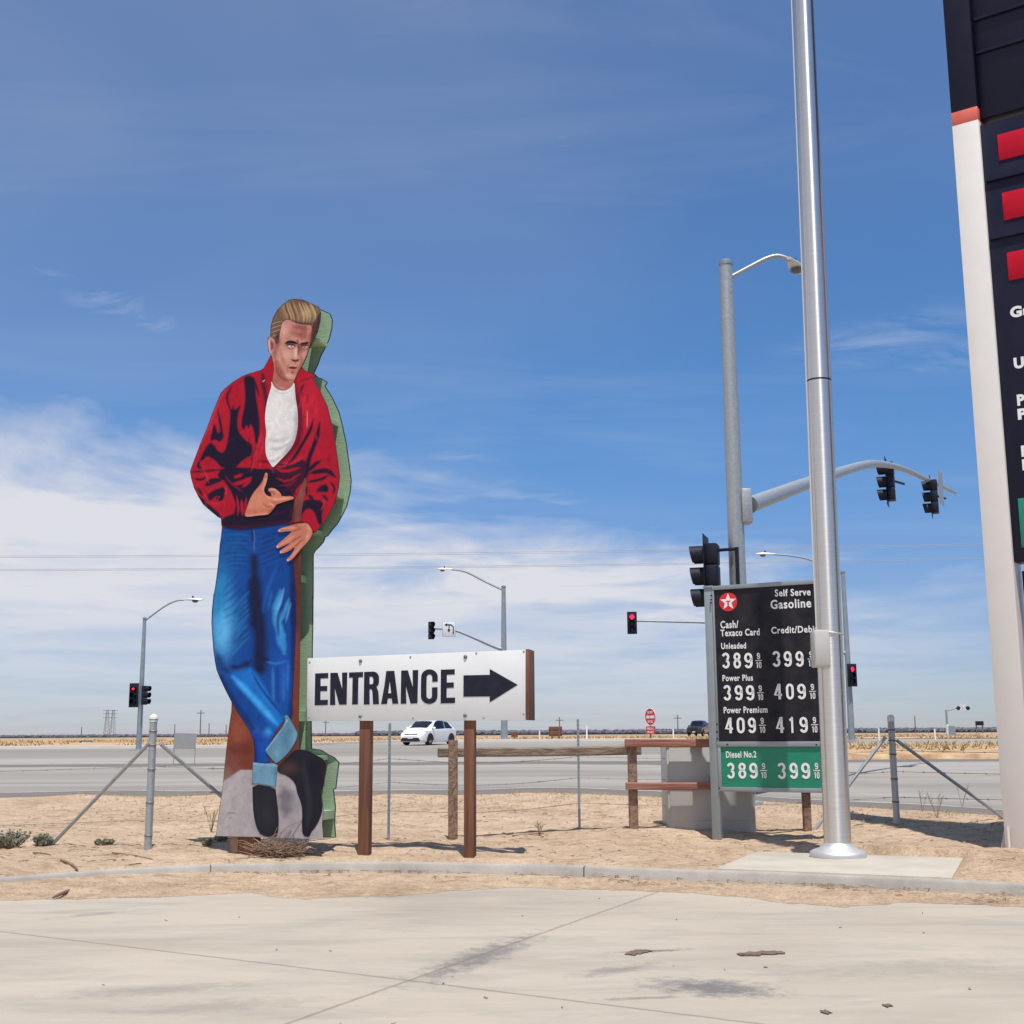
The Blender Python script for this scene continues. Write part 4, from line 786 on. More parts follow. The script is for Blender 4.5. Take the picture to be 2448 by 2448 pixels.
# hands
SKH = (206, 126, 100)
painted('painted_hand', Z3([(898, 130), (925, 148), (917, 210), (902, 270), (882, 310), (882, 350), (912, 388), (960, 402), (955, 360), (922, 340), (930, 308), (960, 303), (1002, 310), (1042, 340), (1070, 375), (1070, 394), (1120, 396), (1182, 393), (1210, 410), (1200, 432), (1150, 446), (1060, 472), (1012, 490), (998, 520), (972, 552), (945, 585), (915, 603), (800, 612), (700, 628), (660, 612), (690, 520), (720, 430), (760, 360), (800, 310), (842, 258), (866, 218), (884, 160)]), 8, SKH, [
    ('s', Z3([(905, 150), (895, 230), (868, 320), (880, 370)]), 6, (226, 160, 136), 4, .7), ('s', Z3([(880, 160), (860, 240), (800, 330)]), 4, (176, 92, 70), 3, .7), ('s', Z3([(900, 165), (897, 200)]), 4, (140, 70, 60), 3, .6), ('s', Z3([(890, 390), (960, 430), (1060, 430), (1190, 410)]), 5, (228, 164, 140), 4, .7), ('s', Z3([(950, 460), (1020, 468), (1180, 436)]), 4, (176, 96, 76), 3, .7), ('s', Z3([(940, 345), (985, 355), (990, 390)]), 4, (150, 80, 68), 3, .8), ('s', Z3([(935, 320), (1000, 322), (1060, 375)]), 4, (222, 156, 132), 3, .7),
    ('s', Z3([(700, 560), (800, 560), (930, 540)]), 10, (188, 102, 78), 8, .7), ('s', Z3([(690, 612), (800, 600), (930, 580)]), 4, (226, 160, 136), 3, .6), ('s', Z3([(860, 470), (920, 520), (970, 500)]), 4, (156, 82, 66), 3, .7), ('b', Z3([(800, 460)])[0], (16, 20), (216, 140, 112), .7), ('s', Z3([(935, 470), (985, 500)]), 3, (232, 176, 152), 2, .7), ('s', Z3([(920, 580), (985, 525)]), 4, (150, 78, 62), 3, .8)], fig, 1.4, 1, (1.3, (110, 52, 44), .8))
painted('painted_hand', Z3([(1208, 704), (1290, 690), (1350, 688), (1392, 730), (1420, 795), (1400, 850), (1370, 892), (1300, 962), (1252, 1022), (1204, 1082), (1150, 1117), (1128, 1110), (1130, 1088), (1160, 1058), (1200, 1000), (1222, 950), (1160, 1002), (1070, 1032), (1044, 1015), (1060, 990), (1130, 940), (1175, 908), (1100, 942), (1030, 977), (1008, 950), (1030, 920), (1100, 860), (1160, 810), (1188, 780), (1120, 786), (1040, 797), (1028, 770), (1060, 745), (1140, 725)]), 8, (196, 120, 98), [
    ('s', Z3([(1350, 700), (1390, 780), (1340, 890)]), 8, (222, 160, 136), 6, .6), ('s', Z3([(1060, 755), (1150, 745), (1230, 740)]), 4, (224, 156, 134), 3, .7), ('s', Z3([(1030, 950), (1120, 890), (1230, 820)]), 4, (220, 150, 126), 3, .7), ('s', Z3([(1080, 1010), (1160, 960), (1260, 890)]), 4, (216, 146, 122), 3, .7), ('s', Z3([(1145, 1105), (1220, 1020), (1290, 930)]), 4, (220, 154, 130), 3, .7), ('s', Z3([(1180, 790), (1230, 770), (1290, 760)]), 4, (146, 78, 64), 3, .8), ('s', Z3([(1170, 905), (1240, 860), (1300, 830)]), 3.5, (146, 78, 64), 3, .8), ('s', Z3([(1215, 955), (1260, 910), (1310, 870)]), 3.5, (140, 74, 62), 3, .8), ('s', Z3([(1220, 710), (1290, 760)]), 5, (168, 96, 78), 4, .7),
    ('b', Z3([(1045, 775)])[0], (2.5, 2.5), (240, 204, 190), .9), ('b', Z3([(1025, 955)])[0], (2.5, 2.5), (240, 204, 190), .9), ('b', Z3([(1060, 1010)])[0], (2.5, 2.5), (236, 196, 182), .9), ('b', Z3([(1140, 1100)])[0], (2.5, 2.5), (240, 204, 190), .9)], fig, 1.4, 1, (1.3, (84, 40, 40), .8))

# ------------------------------------------------------------------ entrance sign
EN = Frame(860, 2040, 15.1, R(12))
ent = empty('entrance_sign', None, 'white board lettered ENTRANCE with black right arrow on two brown posts', 'sign', m=EN.m)
ZE = Z(720, 1540, 3.331)
cor = EN.pts(ZE([(50, 112), (1786, 45), (1786, 606), (44, 612)]))
ul = min(c[0] for c in cor); ur = max(c[0] for c in cor)
TD = .36
MB().prism(cor, -.03, 0).build('sign_panel', M['white_paint'], ent, bevel=.003)
yt = [cor[0][1], cor[1][1]]; ybm = [cor[3][1], cor[2][1]]
MB().box(ur + .001, ur + .036, ybm[1] + .002, yt[1] + .01, -TD, -.006).build('side_board', M['wood_side'], ent, bevel=.003)
MB().prism([(ul, ybm[0] + .01), (ur, ybm[1] + .01), (ur, yt[1] - .01), (ul, yt[0] - .01)], -TD, -TD + .03).build('back_panel', M['white_paint'], ent)
for px in ((852.5, 884), (1107, 1137)):
    u0, u1 = EN.loc(px[0], 2040)[0], EN.loc(px[1], 2040)[0]; pz = EN.o + EN.u * u0
    MB().box(u0, u1 - .03, gz(pz.x, pz.y) - .1, yt[0] - .06, -.165, -.032).build('post', M['wood_post'], ent, bevel=.005)
lt = MB()
def bar(poly, mb=None): (mb or lt).prism(EN.pts(ZE(poly)), .001, .004)
bar([(112, 233), (216, 229), (216, 270), (155, 272), (155, 334), (208, 332), (208, 372), (154, 373), (153, 444), (213, 443), (212, 484), (108, 487)])
bar([(233, 229), (290, 227), (328, 360), (326, 226), (368, 225), (362, 481), (303, 482), (268, 345), (272, 484), (230, 485)])
bar([(382, 225), (493, 221), (493, 262), (456, 263), (452, 479), (406, 480), (410, 265), (382, 266)])
def arc(cx, cy, rx, ry, a0, a1, n=10): return [(cx + rx * math.cos(R(a0 + (a1 - a0) * i / n)), cy - ry * math.sin(R(a0 + (a1 - a0) * i / n))) for i in range(n + 1)]
# R as bowl + stem + leg
bar([(502, 221), (570, 218)] + arc(572, 265, 48, 47, 88, 0) + arc(572, 300, 48, 47, 0, -55) + [(615, 380), (620, 478), (573, 479), (568, 385)] + arc(552, 372, 14, 14, 20, 90, 4) + [(544, 358), (544, 320)] + [(558, 319)] + arc(560, 300, 15, 20, -90, 0, 5) + arc(560, 276, 15, 18, 0, 90, 5) + [(545, 258), (545, 480), (499, 481)])
bar([(678, 214), (742, 212), (774, 474), (727, 475), (722, 432), (690, 433), (684, 476), (637, 478), (665, 320)])
MB
bar([(797, 210), (850, 208), (890, 345), (888, 207), (933, 206), (926, 471), (872, 473), (834, 330), (838, 474), (793, 475)])
bar(arc(1022, 262, 66, 62, 0, 180, 14)[:1] + arc(1022, 262, 66, 62, 0, 180, 14) + [(954, 330)] + arc(1020, 412, 66, 64, 180, 360, 14) + [(1086, 342), (1042, 344)] + arc(1020, 412, 22, 24, 0, -180, 8) + [(998, 330)] + arc(1022, 262, 22, 22, 180, 0, 8) + [(1044, 300), (1088, 298)])
bar([(1113, 203), (1223, 199), (1223, 240), (1160, 242), (1160, 306), (1216, 304), (1216, 346), (1159, 348), (1158, 427), (1226, 425), (1225, 469), (1111, 472)])
lt.build('lettering', M['black_paint'], ent, smooth=False)
ar = MB(); bar([(1293, 248), (1502, 244), (1502, 197), (1724, 323), (1502, 463), (1502, 416), (1292, 418)], ar); ar.build('arrow', M['black_paint'], ent, smooth=False)
# counter of the A shows the board again
ac = MB(); ac.prism(EN.pts(ZE([(706, 300), (717, 390), (695, 391)])), .0042, .0048); ac.build('letter_counter', M['white_paint'], ent, smooth=False)
for x, y, r in ((473, 133, .022), (1308, 100, .024), (470, 575, .021), (1306, 568, .023)):
    u, w = EN.loc(*ZE([(x, y)])[0]); MB().lathe([(r, 0), (r * .95, .008), (r * .5, .016), (.001, .02)], 10, m=Matrix.Translation((u, w, 0))).build('bolt', M['wire'], ent)
for x, y in ((68, 142), (870, 102), (1395, 70), (1772, 58), (60, 583), (890, 588), (1455, 586), (1772, 556)):
    u, w = EN.loc(*ZE([(x, y)])[0]); MB().lathe([(.013, 0), (.012, .004), (.001, .006)], 8, m=Matrix.Translation((u, w, 0))).build('screw', M['galv'], ent)

# ------------------------------------------------------------------ fuel price sign on grey posts
PS = Frame(1706, 1985, 17.3, R(29))
ps = empty('fuel_price_sign', None, 'black and green fuel price board in grey frame behind the flag pole', 'price sign', m=PS.m)
ZP = Z(1620, 1340, 2.611)
def PL(x, y): return PS.loc(*ZP([(x, y)])[0])
def quad(name, l, z0, z1, mat, bevel=.003): return MB().prism([PL(x, y) for x, y in l], z0, z1).build(name, mat, ps, bevel=bevel)
uL = PL(222, 1690)[0]; wL = PL(272, 1690)[0]; pz = PS.o
def post_ps(u0, u1):
    p = PS.o + PS.u * u0; top = PL(175, 172)[1]
    MB().box(u0, u1, gz(p.x, p.y) - .2, top, -.11, -.012).build('post', M['frame_grey'], ps, bevel=.006)
    MB().box(u0 - .012, u1 + .012, top + .001, top + .03, -.125, .003).build('post_cap', M['frame_grey'], ps, bevel=.006)
pa = PL(160, 1000)[0]
pu0 = .5 * (PL(152, 180)[0] + PL(222, 1690)[0]); post_ps(pu0, pu0 + .125)
ue = PL(985, 1420)[0]
def hrail(name, ya, yb, z0=-.055, z1=.014):
    a, b = PL(215, ya), PL(215, yb); MB().box(pu0 + .127, ue, min(a[1], b[1]), max(a[1], b[1]), z0, z1).build(name, M['frame_grey'], ps, bevel=.004); return a[1], b[1]
t0 = hrail('top_rail', 160, 186); m0 = (PL(270, 1130)[1], PL(275, 1162)[1]); b0 = (PL(283, 1413)[1], PL(285, 1440)[1])
MB().box(pu0 + .127, ue, m0[1], m0[0], -.055, .014).build('middle_rail', M['frame_grey'], ps, bevel=.004)
MB().box(pu0 + .127, ue, b0[1], b0[0], -.055, .014).build('bottom_rail', M['frame_grey'], ps, bevel=.004)
sx0 = pu0 + .127; sx1 = PL(236, 600)[0] * .5 + PL(234, 300)[0] * .5
MB().box(sx0, sx1, m0[0] + .001, t0[1] - .001, -.055, .010).build('side_stile', M['frame_grey'], ps, bevel=.003)
MB().box(sx0, sx1 + .02, b0[0] + .001, m0[1] - .001, -.055, .010).build('side_stile', M['frame_grey'], ps, bevel=.003)
MB().box(sx1 + .001, ue - .06, m0[0] + .001, t0[1] - .001, -.04, -.006).build('black_panel', M['sign_black'], ps, smooth=False)
MB().box(sx1 + .021, ue - .06, b0[0] + .001, m0[1] - .001, -.04, -.006).build('green_panel', M['sign_green'], ps, smooth=False)
MB().box(ue - .058, ue, b0[0] + .001, t0[1] - .001, -.055, .010).build('side_stile', M['frame_grey'], ps, bevel=.003)
MB().box(sx1, ue - .06, b0[1], t0[0], -.075, -.056).build('rear_panel', M['sign_back'], ps, smooth=False)
post_ps(ue + .002, ue + .127)
for x, y in ((210, 220), (210, 245), (210, 265), (247, 1022), (249, 1070), (250, 1112), (262, 1420), (312, 1148), (868, 1150)):
    u, w = PL(x, y); MB().lathe([(.012, .010), (.012, .019), (.001, .021)], 8, m=Matrix.Translation((u, w, 0))).build('rivet', M['signal'], ps)
LZ = -.0055
def ptext(name, s, x0, y0, x1, y1, cap, bold=.02):
    bold = .022
    a, b, t = PL(x0, y0), PL(x1, y1), PL(x0, y0 - cap)
    text_mb(s, a[0], b[0], (a[1], b[1]), t[1] - a[1], LZ, bold=bold).build(name, M['letter_white'], ps, smooth=False)
ptext('heading', 'Self Serve', 607, 225, 830, 217, 44, .05); ptext('heading', 'Gasoline', 581, 303, 834, 292, 56, .055)
ptext('heading', 'Cash/', 268, 424, 380, 420, 46); ptext('heading', 'Texaco Card', 268, 474, 512, 466, 42); ptext('heading', 'Credit/Debit', 585, 457, 875, 447, 42)
ptext('grade_name', 'Unleaded', 272, 553, 427, 549, 38); ptext('grade_name', 'Power Plus', 280, 753, 470, 750, 38); ptext('grade_name', 'Power Premium', 288, 954, 561, 950, 40); ptext('grade_name', 'Diesel No.2', 302, 1232, 491, 1230, 41)
def price(digs, frac, y0, y1):
    mb = MB()
    for ch, (x0, x1) in digs:
        a, b, t = PL(x0, y1), PL(x1, y1), PL(x0, y0); numeral(ch, a[0], b[0], a[1], t[1], LZ, mb)
    if frac:
        x0, x1 = frac; h = (y1 - y0); xm = (x0 + x1) / 2
        for s, xa, xb, ya, yb in (('9', xm - 11, xm + 11, y0, y0 + h * .40), ('10', x0 + 3, x1 - 1, y0 + h * .58, y0 + h * .98)):
            a, b, t = PL(xa, yb), PL(xb, yb), PL(xa, ya); w_ = (b[0] - a[0]) / len(s)
            for k_, ch in enumerate(s): numeral(ch, a[0] + k_ * w_ * 1.02, a[0] + (k_ + .88) * w_, a[1], t[1], LZ, mb)
        a, b = PL(x0 - 1, y0 + h * .515), PL(x1, y0 + h * .46); mb.box(a[0], b[0], a[1], b[1], LZ, LZ + .004)
    mb.build('price', M['letter_white'], ps, smooth=False)
price([('3', (280, 325)), ('8', (350, 395)), ('9', (418, 468))], (486, 526), 577, 673); price([('3', (595, 642)), ('9', (664, 713)), ('9', (738, 787))], (812, 855), 567, 663)
price([('3', (288, 333)), ('9', (358, 406)), ('9', (428, 479))], (497, 537), 779, 873); price([('4', (604, 653)), ('0', (679, 726)), ('9', (749, 801))], (821, 863), 770, 866)
price([('4', (298, 346)), ('0', (371, 419)), ('9', (441, 489))], (508, 550), 981, 1077); price([('4', (616, 666)), ('1', (694, 732)), ('9', (763, 813))], (834, 876), 977, 1075)
price([('3', (311, 356)), ('8', (381, 428)), ('9', (449, 500))], (517, 558), 1264, 1360); price([('3', (627, 676)), ('9', (701, 751)), ('9', (774, 828))], (847, 889), 1263, 1362)
# round red emblem with white star
c0 = PL(315, 258); rr_ = (PL(315, 200)[1] - PL(315, 317)[1]) / 2
lg = MB().lathe([(rr_, LZ), (rr_, LZ + .004)], 40, m=Matrix.Translation((c0[0], c0[1], 0)) @ Matrix.Scale(1, 4)); eo = lg.build('emblem', M['logo_red'], ps, smooth=False)
st = []
for k in range(10):
    an = math.pi / 2 + k * math.pi / 5; r_ = rr_ * (.93 if k % 2 == 0 else .38); st.append((c0[0] + r_ * math.cos(an), c0[1] + r_ * math.sin(an)))
MB().prism(st, LZ + .0045, LZ + .0065).build('star', M['letter_white'], eo, smooth=False)
tb = MB(); r_ = rr_
tb.box(c0[0] - r_ * .26, c0[0] + r_ * .26, c0[1] + r_ * .02, c0[1] + r_ * .13, LZ + .007, LZ + .0085); tb.box(c0[0] - r_ * .085, c0[0] + r_ * .085, c0[1] - r_ * .62, c0[1] + r_ * .018, LZ + .007, LZ + .0085)
tb.build('emblem_letter', M['logo_red'], eo, smooth=False)
# ------------------------------------------------------------------ flag pole
fp = at_z(2004, 2048, .168); FPX0, FPY0 = fp.x, fp.y
flag = empty('flag_pole', (fp.x, fp.y, .168), 'tall shiny brushed steel flag pole on square concrete pad', 'flag pole'); flag.rotation_euler = (0, R(.62), 0)
MB().lathe([(.157, .02), (.156, 3), (.154, 5.74)], 64).build('lower_shaft', M['steel'], flag)
MB().lathe([(.150, 5.742), (.150, 5.760)], 64).build('joint_ring', M['signal'], flag)
MB().lathe([(.153, 5.762), (.146, 7.5), (.126, 11.4), (.10, 15.5)], 64).build('upper_shaft', M['steel'], flag)
MB().lathe([(.325, 0), (.328, .03), (.318, .055), (.285, .075), (.215, .10), (.176, .135), (.160, .16)], 56).build('base_collar', M['cast'], flag)
# halyard box strapped to the left of the shaft
bx = x_at(1953, fp.y - .02, 2.2) - fp.x; zt = at_depth(1950, 1503, fp.y - .06).z - .2; zb = at_depth(1950, 1590, fp.y - .06).z - .2
hb_ = MB().box(bx - .085, bx + .10, -.22, -.02, zb, zt, m=None).build('junction_box', M['box'], flag, bevel=.012)
MB().box(bx - .078, bx + .09, -.228, -.2205, zb + .02, zt - .02).build('box_lid', M['box'], hb_, bevel=.004)
an = [2 * math.pi * k / 40 for k in range(41)]
MB().tube([(.163 * math.cos(a), .163 * math.sin(a), zt - .005 + .03 * math.cos(a + .6) * -1) for a in an], .011, 8).build('strap', M['cast'], flag)
rp = [(-.170, -.05, z) for z in np.linspace(zt - .1, zt + 1.2, 10)] + [(-.166, -.03, z) for z in np.linspace(zt + 1.5, 14, 6)]
MB().tube([(x + .004 * math.sin(z * 3), y, z) for x, y, z in rp], .008, 6).build('halyard', M['rope'], flag)

# ------------------------------------------------------------------ big pylon price sign at the right
PY = Frame(2398, 2030, 15.3, R(35))
py = empty('pylon_price_sign', None, 'towering navy and cream filling station price pylon with red windows', 'price sign', m=PY.m)
def YD(x, y): return PY.loc(x * 2448 / 1932, y * 2448 / 1932)
A2 = Z(2240, 0, 2.76); A3 = Z(2280, 650, 2.576)
def YA(l): return PY.pts(A2(l))
def YB(l): return PY.pts(A3(l))
cw = .5 * (YA([(275, 800)])[0][0] - YA([(104, 800)])[0][0] + YB([(330, 1400)])[0][0] - YB([(152, 1400)])[0][0]); u0 = .5 * (YA([(104, 800)])[0][0] + YB([(152, 1400)])[0][0])
zr0, zr1 = YA([(105, 832)])[0][1], YA([(98, 745)])[0][1]
PW = 2.7; CD = .42; gzp = gz(PY.o.x, PY.o.y)
for k, uu in enumerate((u0, u0 + cw + PW)):
    c = MB().box(uu, uu + cw, gzp - .6, zr0, -CD, 0).build('column', M['pyl_white'], py, bevel=.006)
    MB().box(uu + .001, uu + cw - .001, zr0 + .001, zr1, -CD + .001, -.001).build('red_band', M['pyl_red'], c, bevel=.004)
    MB().box(uu, uu + cw, zr1 + .001, 15.2, -CD, 0).build('upper_column', M['pyl_navy'], py, bevel=.006)
uc = u0 + cw + .002; ux = u0 + cw + PW - .002
zt2 = YA([(280, 812)])[0][1]; zb2 = YB([(352, 1785)])[0][1]
MB().box(uc, ux, zb2, zt2, -.36, -.06).build('lower_cabinet', M['pyl_navy'], py, bevel=.01)
zbu = YA([(285, 770)])[0][1] + .02
MB().box(uc, ux, zt2 + .10, 15.0, -.36, -.10).build('upper_cabinet', M['pyl_navy'], py, bevel=.01)
for ya in (340, 115):
    z = YA([(235, ya)])[0][1]; MB().box(uc + .02, ux - .02, z - .02, z + .02, -.098, -.06).build('cabinet_ledge', M['pyl_navy'], py, bevel=.004)
for ya in (1185, 1575):
    z = YA([(320, ya)])[0][1]; MB().box(uc + .02, ux - .02, z - .02, z + .02, -.058, -.03).build('cabinet_ledge', M['pyl_navy'], py, bevel=.004)
for (a, b) in (((392, 880), (402, 1052)), ((422, 1265), (435, 1447)), ((455, 1660), (466, 1845))):
    p, q = YA([a])[0], YA([b])[0]; MB().box((p[0] + q[0]) / 2, ux - .25, q[1], p[1], -.058, -.048).build('red_window', M['pyl_redpanel'], py, bevel=.002)
p, q = YB([(390, 1392)])[0], YB([(410, 1695)])[0]; MB().box((p[0] + q[0]) / 2, ux - .25, q[1], p[1], -.058, -.048).build('green_window', M['sign_green'], py, bevel=.002)
def ytext(s, x, yb, yt, ln):
    a, b = YB([(x, yb)])[0], YB([(x, yt)])[0]; text_mb(s, a[0], a[0] + ln, a[1], b[1] - a[1], -.0585, bold=.05).build('grade_name', M['letter_white'], py, smooth=False)
for s, x, yb, yt, ln in (('Gasoline', 343, 278, 210, .78), ('Unleaded', 366, 592, 523, .76), ('Power', 386, 820, 750, .50), ('Plus', 390, 906, 838, .38), ('Power', 412, 1135, 1065, .50), ('Premium', 418, 1218, 1150, .72)): ytext(s, x, yb, yt, ln)
z0 = zb2 - .45
pb = MB().box(uc + .05, ux - .05, .95, zb2 - .10, -.34, -.20).build('poster_panel', M['pyl_navy'], py, bevel=.006)
zs = YD(1925, 1130)[1]
MB().box(uc + .13, ux - .9, zs - .35, zs - .05, -.199, -.194).build('poster_print', M['pyl_redpanel'], pb, smooth=False); MB().box(uc + .13, ux - 1.1, zs - 1.1, zs - .5, -.199, -.194).build('poster_print', M['sign_green'], pb, smooth=False)
cz = PY.loc(2393, 2040)[0]
MB().prism([(u0 - .11, gzp - .2), (u0 - .003, gzp - .2), (u0 - .003, gzp + .26)], -CD + .05, -.05).build('base_gusset', M['cabinet'], py)
MB().tube([(u0 + .05, gzp - .1, .02), (u0 + .05, gzp + .24, .02)], .017, 8).build('conduit', M['pyl_white'], py)

# ------------------------------------------------------------------ traffic signals
def visor(mb, m, r=.155, l=.26):
    seg = 18; vs = []; a0 = R(-58); a1 = R(238)
    for i in range(seg + 1):
        a = a0 + (a1 - a0) * i / seg; ll = l * (.90 + .12 * math.sin(a))
        for rr2, y in ((r, 0), (r, -ll), (r - .012, -ll), (r - .012, 0)): vs.append(m @ Vector((rr2 * math.cos(a), y, rr2 * math.sin(a))))
    mb.add(vs, [(i * 4 + j, i * 4 + (j + 1) % 4, (i + 1) * 4 + (j + 1) % 4, (i + 1) * 4 + j) for i in range(seg) for j in range(4)])
def head(parent, loc, yaw, lit=None, s=1.0, back=True, arrow=False):
    """signal head whose lenses look along -y turned by yaw; parts: housing (mesh itself), backplate, visor, lens"""
    m = Matrix.Translation(loc) @ Matrix.Rotation(yaw, 4, 'Z') @ Matrix.Scale(s, 4)
    h = MB()
    for k in (-1, 0, 1): h.box(-.17, .17, 0, .20, k * .355 - .172, k * .355 + .172, m=m)
    ho = h.build('signal_head', M['signal'], parent, bevel=.025 * s)
    if back: MB().box(-.29, .29, -.006, .002, -.67, .67, m=m).build('backplate', M['signal'], ho, bevel=.001)
    for k in (1, 0, -1):
        mm = m @ Matrix.Translation((0, -.007, k * .355)); v = MB(); visor(v, mm); v.build('visor', M['signal'], ho)
        on = (k == 1 and lit); ln = MB()
        ln.lathe([(.145, 0), (.13, .012), (.08, .026), (.001, .032)], 20, m=mm @ Matrix.Rotation(R(90), 4, 'X'))
        if on and arrow:
            ln.build('lens', M['lens_off'], ho); a = MB(); ma = mm @ Matrix.Translation((0, -.036, 0)) @ Matrix.Rotation(R(90), 4, 'X')
            a.prism([(-.13, 0), (-.03, .09), (-.03, .03), (.12, .03), (.12, -.03), (-.03, -.03), (-.03, -.09)], 0, .01, m=ma); a.build('arrow_lens', M['lens_red'], ho)
        else: ln.build('lens', M['lens_red'] if on else M['lens_off'], ho)
    return ho
def cobra(parent, p, d, s=1.0, mat='cast'):
    """cobra-head luminaire at p, pointing along horizontal direction d"""
    y = math.atan2(d[1], d[0]); m = Matrix.Translation(p) @ Matrix.Rotation(y, 4, 'Z')
    prof = [(-.10, .045, .04), (.0, .06, .05), (.2, .11, .08), (.5, .15, .085), (.72, .12, .06), (.80, .05, .03)]
    vs = []; n = 12
    for x, w, h in prof:
        for k in range(n):
            a = 2 * math.pi * k / n; vs.append(m @ Vector((x * s, w * s * math.cos(a), (h * math.sin(a) if math.sin(a) > 0 else h * .35 * math.sin(a)) * s)))
    mb = MB().add(vs, [(i * n + k, i * n + (k + 1) % n, (i + 1) * n + (k + 1) % n, (i + 1) * n + k) for i in range(len(prof) - 1) for k in range(n)] + [tuple(range(n))[::-1], tuple(range((len(prof) - 1) * n, len(prof) * n))])
    o = mb.build('luminaire', M[mat], parent)
    MB().lathe([(.13 * s, -.001), (.12 * s, -.05 * s), (.07 * s, -.085 * s), (.001, -.095 * s)], 16, m=m @ Matrix.Translation((.45 * s, 0, -.028 * s))).build('lamp_lens', M['lamp_glass'], o)
    MB().lathe([(.04 * s, .0), (.035 * s, .07 * s), (.001, .08 * s)], 10, m=m @ Matrix.Translation((.35 * s, 0, .08 * s))).build('photocell', M['signal'], o)
    return o
def arcpts(pts, it=3): return [Vector(p) for p in smooth3(pts, it)]
def smooth3(pts, it=2):
    pts = [Vector(p) for p in pts]
    for _ in range(it):
        o = [pts[0]]
        for a, b in zip(pts, pts[1:]): o += [a * .75 + b * .25, a * .25 + b * .75]
        pts = o + [pts[-1]]
    return pts
def lerp(a, b, n): return [a + (b - a) * i / (n - 1) for i in range(n)]

# near signal pole with long mast arm
D0 = 23.0; px = x_at(1766, D0, 4.0); gb = gz(px, D0)
np_ = empty('traffic_signal', (px, D0, gb), 'big galvanised signal pole with curved mast arm behind the price board', 'traffic signal'); O = Vector((px, D0, gb))
zt_ = at_depth(1745, 634, D0).z - gb
shaft = MB().lathe([(.165, 0), (.160, 3), (.150, 7), (.125, zt_)], 28).build('pole', M['galv'], np_)
MB().lathe([(.137, zt_), (.137, zt_ + .07), (.09, zt_ + .10), (.001, zt_ + .11)], 24).build('pole_cap', M['galv_far'], shaft)
MB().box(-.26, .26, -.26, .26, -.1, .05).build('base_plate', M['galv'], np_, bevel=.01)
arm = [at_depth(*q) - O for q in ((1792, 1207, 23.05), (1860, 1181, 24.2), (1930, 1155, 25.8), (1995, 1133, 27.6), (2060, 1112, 29.8), (2100, 1107, 31.4), (2158, 1119, 34.0), (2223, 1150, 37.0), (2284, 1178, 39.8))]
arm = smooth3(arm, 2); MB().tube(arm, lerp(.165, .05, len(arm)), 16).build('mast_arm', M['galv'], np_)
bz = at_depth(1795, 1208, D0).z - gb
MB().box(.10, .30, -.17, .17, bz - .36, bz + .30).build('arm_bracket', M['galv'], np_, bevel=.03)
la = [at_depth(*q) - O for q in ((1750, 661, 23.0), (1800, 634, 23.0), (1835, 616, 23.0), (1862, 610, 23.0), (1890, 622, 23.0))]
MB().tube(smooth3(la, 3), .042, 10).build('lamp_arm', M['galv'], np_); cobra(np_, la[-1], (.45, .9), 1.0, 'cast')
hd = at_depth(1690, 1378, 22.9) - O; head(np_, hd, R(-108), s=1.14)
mbk = MB(); zt1 = at_depth(1755, 1312, 22.8).z - gb; hx = at_depth(1712, 1312, 22.9).x - px
mbk.tube([(hx, -.02, zt1), (-.06, -.19, zt1)], .032, 8); mbk.tube([(-.035, -.20, zt1 + .03), (-.035, -.20, zt1 - 1.65)], .036, 8); mbk.tube([(hx + .05, -.02, zt1 - 1.58), (-.06, -.19, zt1 - 1.58)], .032, 8)
mbk.build('head_bracket', M['signal'], np_)
for (qx, qy, dd, s) in ((2120, 1152, 33.0, 1.0), (2226, 1188, 36.9, .97)):
    c = at_depth(qx, qy, dd) - O; head(np_, c, R(-112), s=s)
    MB().tube([c + Vector((.06, .12, .10)), c + Vector((.75, .9, .12))], .035, 8).build('head_clamp', M['signal'], np_)
sp = at_depth(2241, 1168, 37.3) - O; mm = Matrix.Translation(sp) @ Matrix.Rotation(R(-118), 4, 'Z')
MB().box(-.42, .42, .10, .106, -.52, .52, m=mm).build('arm_sign', M['sign_back'], np_)

